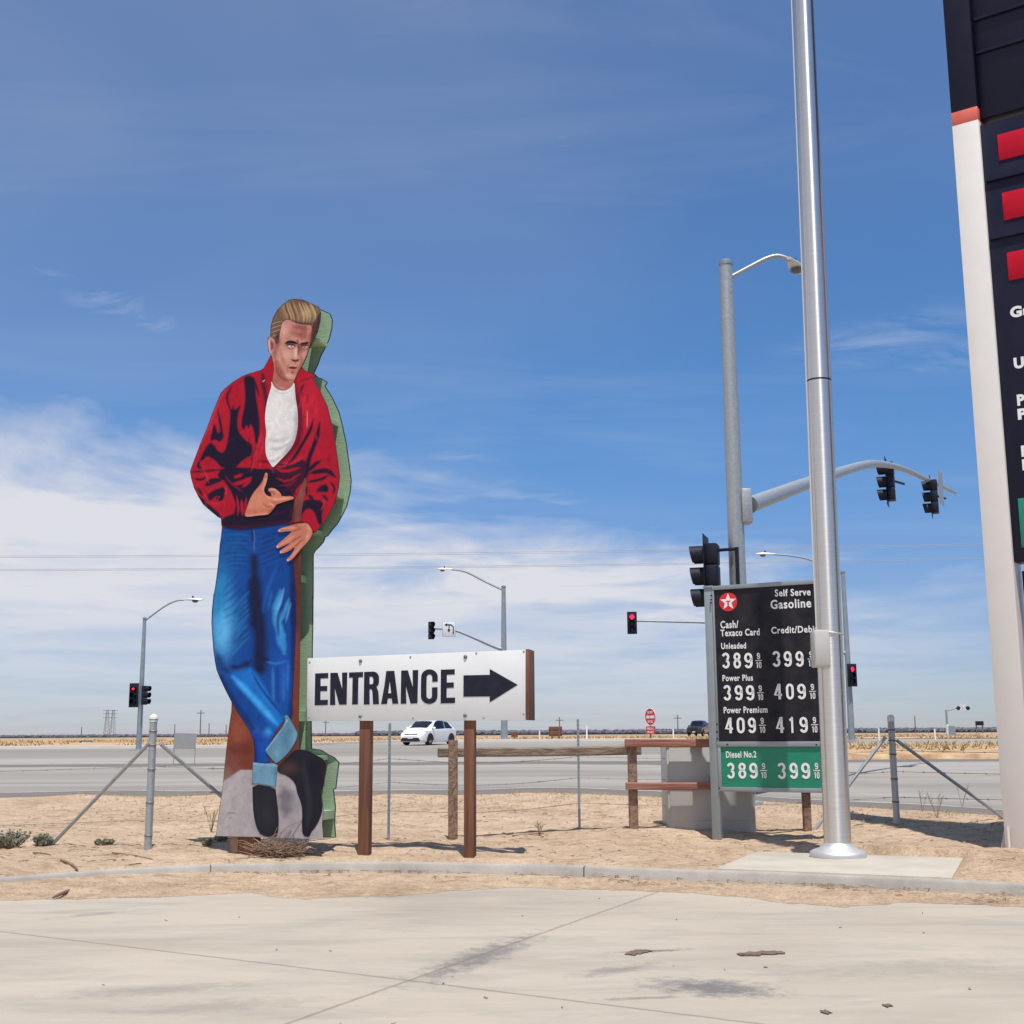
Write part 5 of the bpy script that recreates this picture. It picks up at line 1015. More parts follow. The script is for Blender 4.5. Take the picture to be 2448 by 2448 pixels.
def far_signal(label, px, D, ytop, r0, lamp, mast=None, heads=(), sign=None, zrot=0.0, mat='galv_far'):
    X = x_at(px, D, 5); gb = rz(D) + .15 if D > 70 else rz(D); O = Vector((X, D, gb))
    e = empty('traffic_signal', O, label, 'traffic signal', 'traffic signals across the highway')
    zt = at_depth(px, ytop, D).z - gb
    sh = MB().lathe([(r0, 0), (r0 * .8, zt * .6), (r0 * .6, zt)], 18).build('pole', M[mat], e); MB().lathe([(r0 * .72, zt), (r0 * .72, zt + .1), (.01, zt + .14)], 14).build('pole_cap', M[mat], sh)
    MB().box(-.3, .3, -.3, .3, -.2, .06).build('base_plate', M[mat], e, bevel=.01)
    l = smooth3([at_depth(x, y, D) - O for x, y in lamp], 3); MB().tube(l, r0 * .30, 8).build('lamp_arm', M[mat], e)
    d = (l[-1] - l[-2]); cobra(e, l[-1], (1 if d.x > 0 else -1, 0), 1.35)
    if mast:
        q = smooth3([at_depth(x, y, D) - O for x, y in mast], 2); MB().tube(q, lerp(r0 * .62, r0 * .28, len(q)), 10).build('mast_arm', M[mat], e)
    for (x, y, yaw, lit, ar, s, bk) in heads: head(e, at_depth(x, y, D - .35) - O, R(yaw), lit, s, bk, ar)
    if sign:
        x0, x1, y0, y1 = sign; p, q = at_depth(x0, y0, D - .3) - O, at_depth(x1, y1, D - .3) - O
        sg = MB().box(p.x, q.x, p.y - .02, p.y, q.z, p.z).build('turn_sign', M['white_paint'], e, bevel=.01)
        w, h = q.x - p.x, p.z - q.z; f = lambda a, b: (p.x + a * w, q.z + b * h); Y = p.y - .03
        a = MB(); m_ = Matrix(((1, 0, 0, 0), (0, 0, -1, 0), (0, 1, 0, 0), (0, 0, 0, 1)))
        def pr(l): a.prism([f(*t) for t in l], -Y - .008, -Y, m=m_)
        pr([(.82, .14), (.90, .14), (.90, .60), (.82, .60)]); pr(sum([[(.55 + .35 * math.cos(R(t)), .58 + .24 * math.sin(R(t))) for t in range(0, 91, 15)], [(.55 + .27 * math.cos(R(t)), .58 + .16 * math.sin(R(t))) for t in range(90, -1, -15)]], []))
        pr([(.34, .74), (.56, .74), (.56, .82), (.34, .82)]); pr([(.16, .78), (.36, .66), (.36, .90)]); pr([(.46, .42), (.54, .42), (.58, .74), (.50, .76)]); pr([(.38, .46), (.64, .46), (.50, .26)])
        a.build('turn_arrows', M['black_paint'], sg, smooth=False)
        MB().box(p.x - .02, q.x + .02, p.y - .0, p.y + .02, q.z - .02, p.z + .02).build('sign_border', M['sign_back'], sg)
    return e
far_signal('slim signal pole at left with red left arrow and curved lamp arm', 340, 67, 1481, .15, [(343, 1487), (365, 1470), (395, 1448), (420, 1436), (440, 1434)], None,
           [(320, 1662, -12, True, True, .95, True), (349, 1662, 70, False, False, .95, False)])
far_signal('signal pole behind the ENTRANCE board with lamp and u-turn sign arms reaching left', 1205, 88, 1404, .24, [(1201, 1410), (1160, 1391), (1120, 1369), (1100, 1363), (1078, 1361)],
           [(1202, 1551), (1196, 1552), (1160, 1537), (1125, 1521), (1085, 1505), (1050, 1503), (1035, 1502)], [(1032, 1507, 20, False, False, 1.18, False)], (1058, 1088, 1486, 1521))
far_signal('signal pole beside the flag pole with red ball lit and long left mast arm', 2028, 73, 1369, .19, [(2020, 1376), (1985, 1358), (1930, 1335), (1890, 1328), (1848, 1325)],
           [(2024, 1562), (2000, 1558), (1960, 1535), (1850, 1500), (1700, 1488), (1600, 1486), (1515, 1484)], [(1511, 1489, -4, True, False, .98, True), (2037, 1614, 6, True, False, .98, True)])

# ------------------------------------------------------------------ vehicles
def car(name, label, cat, loc, yaw, stations, mat, wheels, glass, wr=.32, extra=None, s=1.0):
    """stations: (x, half width low, half width belt, half width roof, z sill, z belt, z top)"""
    e = empty(name, loc, label, cat, rz=yaw); e.scale = (s, s, s)
    def sec(st):
        x, wl, wb, wt, zs, zb, zt = st
        h = [(0, zs), (wl * .92, zs), (wl, zs + .10), (wb * 1.0, (zs + zb) / 2 + .05), (wb * .985, zb - .03), (wb * .95, zb)]
        h += [(wb * .95 + (wt - wb * .95) * t, zb + (zt - zb) * t) for t in (.5, .9)] + [(wt * .80, zt), (wt * .4, zt + .018), (0, zt + .025)]
        return [(x, y, z) for y, z in h] + [(x, -y, z) for y, z in h[-2:0:-1]]
    S_ = [sec(s_) for s_ in stations]; n = len(S_[0]); vs = [v for c in S_ for v in c]
    fs = [(i * n + k, i * n + (k + 1) % n, (i + 1) * n + (k + 1) % n, (i + 1) * n + k) for i in range(len(S_) - 1) for k in range(n)] + [tuple(range(n)), tuple(range((len(S_) - 1) * n, len(S_) * n))[::-1]]
    body = MB().add(vs, fs).build('body', M[mat], e); body.data.set_sharp_from_angle(angle=R(24))
    def P(xx, side, t):                              # point on the greenhouse side, t 0 belt .. 1 roof
        xs = [q[0] for q in stations]
        f = lambda k: float(np.interp(xx, xs, [q[k] for q in stations])); wb, wt, zb, zt = f(2), f(3), f(5), f(6)
        return Vector((xx, side * (wb * .95 + (wt - wb * .95) * t + .012), zb + (zt - zb) * t))
    for side in (1, -1):
        for wx in wheels:
            y = side * (max(q[2] for q in stations) - .11)
            w = MB().lathe([(wr * .98, -.11), (wr, -.08), (wr, .08), (wr * .96, .11)], 28, m=Matrix.Translation((wx, y, wr)) @ Matrix.Rotation(R(90), 4, 'X')).build('wheel', M['rubber'], e)
            rm = MB(); yo = y + side * .112
            for k in range(10):
                a = 2 * math.pi * k / 10; rm.prism([(.03 * math.cos(a - .9), .03 * math.sin(a - .9)), (wr * .66 * math.cos(a - .14), wr * .66 * math.sin(a - .14)), (wr * .66 * math.cos(a + .14), wr * .66 * math.sin(a + .14)), (.03 * math.cos(a + .9), .03 * math.sin(a + .9))], 0, .012, m=Matrix.Translation((wx, yo, wr)) @ Matrix.Rotation(R(90), 4, 'X'))
            rm.build('rim', M['rim'], w)
            ar_ = MB(); ym = side * (max(q[2] for q in stations) + .004)
            ar_.prism([(wx + (wr + .075) * math.cos(R(t)), wr + (wr + .075) * math.sin(R(t))) for t in range(-5, 186, 10)], -.012, .012, m=Matrix(((1, 0, 0, 0), (0, 0, 1, ym), (0, 1, 0, 0), (0, 0, 0, 1)))); ar_.build('wheel_well_shade', M['rubber'], e)  # black disc painted as the shade of the uncut wheel well
        for (xa, xb, ta, tb, cut) in glass['side']:
            vs = []; k = 10
            for i in range(k + 1):
                x = xa + (xb - xa) * i / k; t1 = tb - cut[0] * max(0, 1 - i / 4) ** 1.0 * (tb - ta) - cut[1] * max(0, 1 - (k - i) / 4) * (tb - ta)
                vs += [P(x, side, ta), P(x, side, max(ta + .02, t1))]
            MB().add(vs, [(2 * i, 2 * i + 2, 2 * i + 3, 2 * i + 1) if side < 0 else (2 * i + 1, 2 * i + 3, 2 * i + 2, 2 * i) for i in range(k)]).build('side_window', M['glass_dark'], e)
        mp = P(glass['mirror'], side, .12); MB().lathe([(.01, -.06), (.075, -.03), (.09, .02), (.06, .06), (.01, .07)], 12, m=Matrix.Translation(mp + Vector((0, side * .10, .05))) @ Matrix.Rotation(R(90), 4, 'Y') @ Matrix.Scale(1.25, 4, (0, 1, 0))).build('wing_mirror', M[mat], e)
    (xa, xb) = glass['screen']; xs = [q[0] for q in stations]; vs = []; k = 8
    f = lambda xx, kk: float(np.interp(xx, xs, [q[kk] for q in stations]))
    for i in range(k + 1):
        x = xa + (xb - xa) * i / k; w = f(x, 3) * .93; z = f(x, 6)
        for j in range(7):
            y = w * (j / 3 - 1); ay = abs(y) / max(.01, f(x, 3)); vs.append((x, y, z + (.025 - .007 * ay / .4 if ay < .4 else .018 - .018 * (ay - .4) / .4 if ay < .8 else -.10 * (ay - .8) * 2) + .012))
    MB().add(vs, [(i * 7 + j, (i + 1) * 7 + j, (i + 1) * 7 + j + 1, i * 7 + j + 1) for i in range(k) for j in range(6)]).build('windscreen', M['glass_dark'], e)
    if extra: extra(e)
    return e
def hatch_front(e):
    for s in (1, -1):
        MB().add([(2.02, s * .44, .66), (1.86, s * .82, .78), (1.62, s * .872, .83), (1.72, s * .80, .88), (1.93, s * .62, .80)], [(0, 1, 2, 3, 4) if s > 0 else (4, 3, 2, 1, 0)]).build('headlight', M['lamp_glass'], e)
        MB().lathe([(.05, 0), (.04, .02), (.001, .025)], 10, m=Matrix.Translation((2.16, s * .66, .42)) @ Matrix.Rotation(R(90), 4, 'Y')).build('fog_lamp', M['lamp_glass'], e)
    MB().prism([(-.68, .23), (.68, .23), (.56, .43), (-.56, .43)], 2.245, 2.268, m=Matrix(((0, 0, 1, 0), (1, 0, 0, 0), (0, 1, 0, 0), (0, 0, 0, 1)))).build('grille', M['rubber'], e)
    MB().box(2.16, 2.215, -.42, .42, .635, .672).build('grille_slot', M['rubber'], e)
    MB().box(2.269, 2.280, -.17, .17, .37, .50).build('number_plate', M['plate'], e, bevel=.004)
HB = [(-2.20, .55, .62, .50, .34, .80, .86), (-2.12, .76, .82, .60, .26, .92, 1.10), (-1.75, .82, .86, .64, .20, .97, 1.27), (-1.2, .83, .87, .66, .17, .97, 1.38), (-.5, .83, .875, .68, .16, .955, 1.475), (.1, .83, .875, .68, .16, .93, 1.49), (.55, .83, .875, .66, .16, .92, 1.40), (1.0, .83, .875, .67, .16, .90, 1.19), (1.42, .83, .87, .70, .16, .88, .975), (1.75, .82, .86, .70, .17, .80, .88), (2.02, .78, .80, .62, .18, .66, .74), (2.18, .70, .70, .5, .19, .56, .62), (2.25, .58, .58, .4, .22, .48, .53)]
cx_ = at_depth(1024, 1760, 77); CY = -R(90) - R(24)
car('hatchback_car', 'white hatchback car driving behind the ENTRANCE sign posts', 'car', (cx_.x, 77, rz(77) + .0), math.atan2(-.92, -.42) , HB, 'car_white', (1.35, -1.38),
    {'side': [(-1.62, -.62, .06, .94, (.8, .0)), (-.56, 1.06, .06, .94, (.0, .85))], 'screen': (.56, 1.36), 'mirror': .95}, .315, hatch_front)
def truck_front(e):
    for s in (1, -1): MB().box(2.62, 2.70, s * .62 - .16, s * .62 + .16, .80, 1.0).build('headlight', M['lamp_glass'], e, bevel=.02)
    MB().box(2.685, 2.71, -.44, .44, .66, 1.02).build('grille', M['rubber'], e, bevel=.01); MB().box(2.70, 2.80, -.86, .86, .42, .60).build('bumper', M['rubber'], e, bevel=.03); MB().box(2.80, 2.81, -.16, .16, .46, .58).build('number_plate', M['plate'], e)
    MB().box(-2.70, -.85, -.82, .82, 1.24, 1.60).build('bed_cover', M['car_black'], e, bevel=.10)
TK = [(-2.75, .85, .90, .8, .45, 1.10, 1.18), (-2.6, .88, .93, .86, .40, 1.15, 1.22), (-.9, .88, .93, .86, .38, 1.15, 1.24), (-.8, .88, .93, .74, .38, 1.18, 1.72), (-.5, .88, .93, .73, .38, 1.18, 1.84), (.5, .88, .93, .73, .38, 1.17, 1.85), (.8, .88, .93, .73, .38, 1.15, 1.74), (1.35, .88, .93, .80, .38, 1.13, 1.22), (2.3, .88, .92, .82, .40, 1.05, 1.14), (2.6, .86, .90, .78, .44, .98, 1.06), (2.7, .80, .84, .7, .48, .9, .98)]
tx = at_depth(1672, 1755, 150)
car('pickup_truck', 'dark pickup truck far off left of the grey price board post', 'truck', (tx.x, 150, rz(150) + .02), math.atan2(-.93, -.37), TK, 'car_black', (1.75, -1.65), {'side': [(-.72, 1.2, .10, .88, (.3, .8))], 'screen': (.82, 1.32), 'mirror': 1.1}, .40, truck_front)
# ------------------------------------------------------------------ braced steel fence posts
def ground_hit(px, py):
    """place on the terrain seen at this pixel"""
    d = ray(px, py); t = 12.0
    while t < 400:
        p = CAMPOS + d * t
        if p.z <= gz(p.x, p.y): return p
        t += .03
    return p
def brace_post(label, px, py, ytop, r, braces, ties):
    D = ground_hit(px, py).y; X = x_at(px, D, gz(0, D) + .2); gb = gz(X, D); O = Vector((X, D, gb))
    e = empty('braced_fence_post', O, label, 'fence post', 'braced steel fence posts')
    zt = at_depth(px, ytop, D).z - gb
    MB().lathe([(r, -.2), (r, zt)], 20).build('post', M['galv'], e)
    MB().lathe([(r * 1.1, zt - .05), (r * 1.12, zt + .005), (r * .9, zt + .03), (r * .4, zt + .045), (.001, zt + .048)], 18).build('post_cap', M['pyl_white'], e)
    for (xa, ya, xb, yb, db) in braces:
        a = at_depth(xa, ya, D - .02) - O
        b = (at_depth(xb, yb, db) if db else ground_hit(xb, yb)) - O
        MB().tube([a, b], r * .52, 12).build('brace', M['galv'], e)
    for y in ties:
        z = at_depth(px, y, D).z - gb
        MB().lathe([(r + .001, z - .012), (r + .010, z), (r + .001, z + .012)], 18).build('tie_wire', M['wire'], e)
    return O, D
cO, cD = brace_post('left fence post with two slanting braces beside green shrubs', 355, 2031, 1716, .047, [(358, 1775, 122, 2021, None), (384, 1779, 560, 1930, 16.6)], (1720, 1748, 1839, 1918, 1997, 1781))
rO, rD = brace_post('right fence post with two slanting braces near cream pylon column', 2143, 1968, 1716, .047, [(2117, 1762, 1947, 1985, None), (2145, 1771, 2400, 1957, None)], (1745, 1803, 1862, 1917, 1770))
# thin steel line posts
tps = []
for i, (px, py, yt, lb) in enumerate(((930, 2008, 1729, 'thin steel fence post between the two ENTRANCE sign posts'), (1384, 1982, 1719, 'thin steel fence post between the ENTRANCE sign and the grey cabinet'))):
    D = ground_hit(px, py).y; X = x_at(px, D, .8); gb = gz(X, D); zt = at_depth(px, yt, D).z - gb
    mb = MB().box(-.018, .018, -.004, .004, -.2, zt).box(-.004, .004, .0045, .034, -.2, zt)
    for z in np.arange(.1, zt, .055): mb.box(-.008, .008, -.009, -.0045, z, z + .02)
    o = mb.build('steel_fence_post', M['galv_far'], None, loc=(X, D, gb)); tag(o, lb, 'fence post', 'thin steel fence posts'); tps.append(Vector((X, D, gb)))
pts = [Vector((cO.x - 9, cO.y - 1.5, cO.z)), cO] + tps + [rO, Vector((rO.x + 8, rO.y - 1.0, rO.z))]
for h, lb in ((1.02, 'top strand of rusty barbed wire along the fence posts'), (.72, 'middle strand of rusty barbed wire along the fence posts'), (.36, 'lowest strand of rusty barbed wire along the fence posts')):
    mb = MB()
    for a, b in zip(pts, pts[1:]):
        n = 14; q = [a + (b - a) * (i / n) + Vector((0, .05, h - .07 * math.sin(math.pi * i / n))) for i in range(n + 1)]; mb.tube(q, .0035, 5)
        L_ = (b - a).length
        for k in range(int(L_ / .28)):
            t = (k + .5) / int(L_ / .28); p = a + (b - a) * t + Vector((0, .05, h - .07 * math.sin(math.pi * t))); mb.tube([p + Vector((-.012, -.012, -.014)), p + Vector((.012, .012, .014))], .0025, 4); mb.tube([p + Vector((.012, -.012, -.014)), p + Vector((-.012, .012, .014))], .0025, 4)
    tag(mb.build('barbed_wire', M['wire']), lb, 'wire', 'barbed wire strands')

# ------------------------------------------------------------------ timber rail fence
fc = ground_hit(1083, 2006); fc2 = ground_hit(1514, 1990); fc2.y = 18.0; fc3 = ground_hit(1926, 1985); fc3.y = fc2.y
rf = empty('timber_rail_fence', (fc.x, fc.y, gz(fc.x, fc.y)), 'rustic weathered timber post and rail fence behind the ENTRANCE sign', 'fence'); O = Vector(rf.location)
def rlog(name, a, b, w, h, mat):
    a = a - O; b = b - O; d = b - a; m = Matrix.Translation(a) @ d.to_track_quat('X', 'Z').to_matrix().to_4x4()
    mb = MB(); n = 14; vs = []; L_ = d.length
    for i in range(n + 1):
        x = L_ * i / n; k = 1 + .05 * noise.noise((x * 1.5, w * 9, a.z)); dz = .012 * noise.noise((x * .9, 3, a.z * 5))
        for (yy, zz) in ((-.5, -.36), (-.36, -.5), (.36, -.5), (.5, -.36), (.5, .36), (.36, .5), (-.36, .5), (-.5, .36)): vs.append(m @ Vector((x, yy * w * k, zz * h * k + dz)))
    mb.add(vs, [(i * 8 + j, (i + 1) * 8 + j, (i + 1) * 8 + (j + 1) % 8, i * 8 + (j + 1) % 8) for i in range(n) for j in range(8)] + [tuple(range(8)), tuple(range(n * 8, n * 8 + 8))[::-1]])
    return mb.build(name, M[mat], rf)
def rpost(px, D, ytop, w, mat='wood_old', zb=None):
    X = x_at(px, D, .8); g = gz(X, D); zt = at_depth(px, ytop, D).z; p = Vector((X, D, g))
    m = MB(); n = 8; vs = []
    for i in range(n + 1):
        z = -.2 + (zt - g + .2) * i / n; k = 1 + .04 * noise.noise((z * 2, px, 1))
        for (a, b) in ((-.5, -.4), (-.4, -.5), (.4, -.5), (.5, -.4), (.5, .4), (.4, .5), (-.4, .5), (-.5, .4)): vs.append((p.x - O.x + a * w * k, p.y - O.y + b * w * k, g - O.z + z))
    m.add(vs, [(i * 8 + j, i * 8 + (j + 1) % 8, (i + 1) * 8 + (j + 1) % 8, (i + 1) * 8 + j) for i in range(n) for j in range(8)] + [tuple(range(8))[::-1], tuple(range(n * 8, n * 8 + 8))]); m.build('rail_post', M[mat], rf)
rpost(1083, fc.y, 1769, .125); rpost(1513, fc2.y, 1771, .125); rpost(1926, fc3.y, 1772, .11)
rlog('rail', at_depth(1048, 1799, fc.y + .15), at_depth(1530, 1795, fc2.y + .15), .12, .125, 'wood_rail')
fc3.y = fc2.y
rlog('rail', at_depth(1494, 1777, fc2.y - .09), at_depth(1950, 1778, fc3.y - .09), .11, .115, 'wood_red')
rlog('rail', at_depth(1496, 1879, fc2.y - .09), at_depth(1950, 1880, fc3.y - .09), .10, .10, 'wood_red')

# ------------------------------------------------------------------ grey electrical cabinet behind the rails
a = ground_hit(1596, 1990); cdp = fc2.y + .075; xa, xb = x_at(1596, cdp, .8), x_at(1804, cdp, .8); g = gz((xa + xb) / 2, cdp)
cb = empty('electrical_cabinet', ((xa + xb) / 2, cdp, g), 'grey steel electrical cabinet behind red timber rails beside the price board', 'cabinet')
zt = at_depth(1700, 1778, cdp).z - g; w = (xb - xa) / 2
MB().box(-w, w, 0, .75, -.2, zt).build('body', M['cabinet'], cb, bevel=.012)
MB().box(-w - .02, w + .02, -.03, .78, zt + .001, zt + .035).build('lid', M['cabinet'], cb, bevel=.01)
MB().box(-w + .03, -.006, -.012, -.001, .12, zt - .05).build('door', M['cabinet'], cb, bevel=.004); MB().box(.006, w - .03, -.012, -.001, .12, zt - .05).build('door', M['cabinet'], cb, bevel=.004)
MB().box(-.06, -.03, -.04, -.013, .6, .75).build('handle', M['galv'], cb, bevel=.006)

# ------------------------------------------------------------------ small roadside things
def place(px, D, dz=0): X = x_at(px, D, rz(D)); return Vector((X, D, rz(D) + dz))
p = place(1556, 90, .16); e = empty('do_not_enter_sign', p, 'red round do not enter sign above a wrong way plate', 'sign')
zc = at_depth(1556, 1714, 90).z - p.z; MB().box(-.05, .05, 0, .10, 0, zc + .5).build('post', M['wood_side'], e)
mm = Matrix.Translation((0, -.02, zc)) @ Matrix.Rotation(R(-58), 4, 'Z') @ Matrix.Rotation(R(90), 4, 'X')
d_ = MB().lathe([(.62, -.01), (.62, .01)], 36, m=mm).build('round_plate', M['sign_red'], e, smooth=False); MB().box(-.46, .46, -.10, .10, .011, .016, m=mm).build('white_bar', M['letter_white'], d_)
t = text_mb('DO NOT', -.30, .30, .24, .17, .011, bold=.03); t.v = [tuple(mm @ Vector(v)) for v in t.v]; t.build('lettering', M['letter_white'], d_, smooth=False)
t = text_mb('ENTER', -.28, .28, -.41, .17, .011, bold=.03); t.v = [tuple(mm @ Vector(v)) for v in t.v]; t.build('lettering', M['letter_white'], d_, smooth=False)
ring = MB(); ring.tube([mm @ Vector((.605 * math.cos(a), .605 * math.sin(a), .011)) for a in np.linspace(0, 2 * math.pi, 37)], .018, 5); ring.build('plate_border', M['letter_white'], d_)
m2 = Matrix.Translation((0, -.02, at_depth(1556, 1746, 90).z - p.z)) @ Matrix.Rotation(R(-50), 4, 'Z') @ Matrix.Rotation(R(90), 4, 'X')
w_ = MB().box(-.45, .45, -.28, .28, -.01, .01, m=m2).build('wrong_way_plate', M['sign_red'], e)
for s, y in (('WRONG', .04), ('WAY', -.21)):
    t = text_mb(s, -.34, .34, y, .17, .011, bold=.03); t.v = [tuple(m2 @ Vector(v)) for v in t.v]; t.build('lettering', M['letter_white'], w_, smooth=False)
p = place(206, 95, .1); e = empty('one_way_sign', p, 'small black and white one way arrow sign low on the left verge', 'sign')
z = at_depth(206, 1776, 95).z - p.z; MB().box(-.06, .06, .02, .12, 0, z).build('post', M['wood_side'], e)
pl_ = MB().box(-.45, .45, 0, .02, z - .16, z + .16).build('plate', M['black_paint'], e); f = Matrix(((1, 0, 0, 0), (0, 0, -1, -.001), (0, 1, 0, z), (0, 0, 0, 1)))
MB().prism([(-.41, 0), (-.24, .12), (-.24, .085), (.40, .085), (.40, -.085), (-.24, -.085), (-.24, -.12)], 0, .006, m=f).build('arrow', M['letter_white'], pl_, smooth=False)
t = text_mb('ONE WAY', -.22, .36, -.05, .10, .007, bold=.03); t.v = [tuple(f @ Vector(v)) for v in t.v]; t.build('lettering', M['black_paint'], pl_, smooth=False)
p = at_depth(442, 1826, 45); p.z = rz(45); e = empty('blank_sign_board', p, 'blank grey back of a low sign board beside left fence post', 'sign')
q0, q1 = at_depth(416, 1754, 45) - p, at_depth(470, 1790, 45) - p
MB().prism([(q0.x, q1.z), (q1.x - .06, q1.z), (q1.x, q0.z), (q0.x + .02, q0.z + .02)], -.01, .01, m=Matrix(((1, 0, 0, 0), (0, 0, -1, 0), (0, 1, 0, 0), (0, 0, 0, 1)))).build('panel', M['sign_back'], e)
for x in (q0.x + .02, q1.x - .06): MB().box(x - .012, x + .012, .012, .036, -.05, q0.z - .1).build('post', M['sign_back'], e)
for px, lb, D, h, s in ((1290, 'white marker post left of the brown board', 92, .55, 1), (1403, 'white marker post right of the brown board', 88, .85, 1), (1610, 'white marker post left of the dark truck', 100, .62, 1), (2102, 'white marker post just left of the right braced post', 84, .62, 1), (2236, 'white marker post left of the railway signal', 84, .55, 1)):
    p = place(px, D, .05); o = MB().prism([(-.055, -.1), (.055, -.1), (.05, h * 1.15), (.03, h * 1.2), (-.03, h * 1.2), (-.05, h * 1.15)], -.02, .02, m=Matrix(((1, 0, 0, 0), (0, 0, -1, 0), (0, 1, 0, 0), (0, 0, 0, 1)))).box(-.04, .04, -.023, -.0205, h * .95, h * 1.1).build('marker_post', M['reflect_white'], None, loc=p); tag(o, lb, 'marker post', 'white roadside marker posts')
def board(label, px0, px1, y0, y1, D, ybase):
    p = at_depth((px0 + px1) / 2, ybase, D); p.z = rz(D); e = empty('notice_board', p, label, 'board', 'brown boards seen from behind'); a, b = at_depth(px0, y0, D) - p, at_depth(px1, y1, D) - p
    MB().box(a.x, b.x, 0, .03, b.z, a.z).build('panel', M['brown_board'], e)
    w = b.x - a.x
    for t in ((.22, .78) if w > .6 else (.5,)): MB().box(a.x + w * t - .07, a.x + w * t + .07, -.09, -.001, -.05, a.z - .05).build('post', M['brown_board'], e)
    if w > .6:
        for t in (.25, .75): MB().box(a.x, b.x, -.03, -.001, b.z + (a.z - b.z) * t - .04, b.z + (a.z - b.z) * t + .04).build('batten', M['brown_board'], e)
board('large brown board on two posts across the highway', 1312, 1344, 1737, 1760, 96, 1764); board('small brown board right of the lamp pole across the highway', 1222, 1238, 1750, 1762, 96, 1772)
# railway crossing signal far right
p = place(2266, 120); e = empty('crossing_signal', p, 'distant railway crossing signal with arm over the road on the right', 'crossing signal'); zt = at_depth(2266, 1697, 120).z - p.z
MB().lathe([(.16, -.1), (.15, zt * .45)], 12).build('pole', M['reflect_white'], e); MB().lathe([(.11, zt * .45), (.09, zt)], 12).build('upper_pole', M['sign_back'], e)
aq = [at_depth(*q, 120) - p for q in ((2266, 1699), (2280, 1694), (2290, 1692), (2318, 1691))]; MB().tube(smooth3(aq, 2), .06, 8).build('arm', M['sign_back'], e)
for x in (2291, 2314):
    c = at_depth(x, 1693, 119.9) - p; o = MB().lathe([(.19, -.03), (.19, .03)], 18, m=Matrix.Translation(c) @ Matrix.Rotation(R(90), 4, 'X')).build('lamp_disc', M['signal'], e); MB().lathe([(.12, .031), (.001, .06)], 12, m=Matrix.Translation(c) @ Matrix.Rotation(R(90), 4, 'X')).build('lens', M['lens_off'], o)
c = at_depth(2302, 1690, 119.8) - p
for a in (45, -45): MB().box(-.38, .38, -.012 - (a > 0) * .03, .012 - (a > 0) * .03, -.055, .055, m=Matrix.Translation(c) @ Matrix.Rotation(R(a), 4, 'Y')).build('cross_board', M['reflect_white'], e)
c = at_depth(2274, 1748, 120) - p; MB().box(c.x - .3, c.x + .3, -.2, .3, 0, c.z + .5).build('relay_box', M['sign_back'], e)
p = place(2342, 260); e = empty('billboard', p, 'dark billboard far off beside the railway crossing signal', 'billboard'); a, b = at_depth(2332, 1724, 260) - p, at_depth(2352, 1734, 260) - p
MB().box(a.x, b.x, 0, .2, b.z, a.z).build('panel', M['signal'], e); MB().box(a.x + .1, a.x + .3, .2, .4, -.2, b.z + .2).build('post', M['far_pole'], e); MB().box(b.x - .3, b.x - .1, .2, .4, -.2, b.z + .2).build('post', M['far_pole'], e)
# power lines and poles
def wires(label, za, zb_, y0):
    mb = MB()
    for k, dz in ((0, 0), (4, .3)):
        n = 24; q = []
        for i in range(n + 1):
            t = i / n; x = -190 + 420 * t; q.append((x, y0 + k - 40 * t, za + (zb_ - za) * t - 2.2 * math.sin(math.pi * t) + dz))
        mb.tube(q, .034, 5)
    for x, yy, zz in ((-190, y0, za), (230, y0 - 40, zb_)): mb.tube([(x, yy + 2, -2), (x, yy + 2, zz + 2)], [.3, .2], 8); mb.tube([(x, yy - 1, zz + .2), (x, yy + 5, zz + .2)], .12, 6)
    tag(mb.build('power_line', M['line_wire']), label, 'power line', 'power lines across the sky')
wires('upper thin power line crossing the sky behind the figure', 35.9, 34.0, 232); wires('lower thin power line crossing the sky behind the figure', 32.9, 31.2, 228)
def tower(px, D, ytop, label, lat):
    p = place(px, D); zt = at_depth(px, ytop, D).z - p.z
    if lat:
        e = empty('transmission_tower', p, label, 'tower', 'far transmission towers'); mb = MB(); b = zt * .09
        for sx in (-1, 1):
            for sy in (-1, 1): mb.tube([(sx * b, sy * b, -1), (sx * b * .35, sy * b * .35, zt)], .13, 5)
        for k in range(7):
            z0, z1 = zt * k / 7, zt * (k + 1) / 7; f0, f1 = b * (1 - .65 * k / 7), b * (1 - .65 * (k + 1) / 7); mb.tube([(-f0, -f0, z0), (f1, -f1, z1)], .08, 4); mb.tube([(f0, -f0, z0), (-f1, -f1, z1)], .08, 4)
        mb.build('lattice', M['far_pole'], e)
        for t in (.72, .86, .98): MB().tube([(-b * 1.9, 0, zt * t), (b * 1.9, 0, zt * t)], .14, 5).build('cross_arm', M['far_pole'], e)
    else:
        e = empty('utility_pole', p, label, 'utility pole', 'far wooden utility poles'); MB().lathe([(.22, -1), (.15, zt)], 8).build('pole', M['far_pole'], e)
        if zt > 6: MB().box(-1.3, 1.3, -.08, .08, zt - 1.2, zt - .95).build('cross_arm', M['far_pole'], e)
tower(254, 900, 1697, 'left lattice tower of the far pair', True); tower(268, 900, 1697, 'right lattice tower of the far pair', True)
for px, D, yt, lb in ((478, 420, 1697, 'tallest far utility pole left of the figure'), (417, 500, 1731, 'short far utility pole above the blank grey board'), (499, 500, 1729, 'far utility pole just left of the figure legs'), (540, 480, 1733, 'far utility pole nearest the brown backdrop of the figure'), (194, 460, 1738, 'far utility pole above the one way sign'), (778, 480, 1720, 'far utility pole seen below the ENTRANCE sign left end'), (1338, 420, 1714, 'far utility pole above the large brown board'), (1621, 420, 1709, 'far utility pole between the red sign and the truck'), (2189, 420, 1711, 'far utility pole right of the right braced post')): tower(px, D, yt, lb, False)
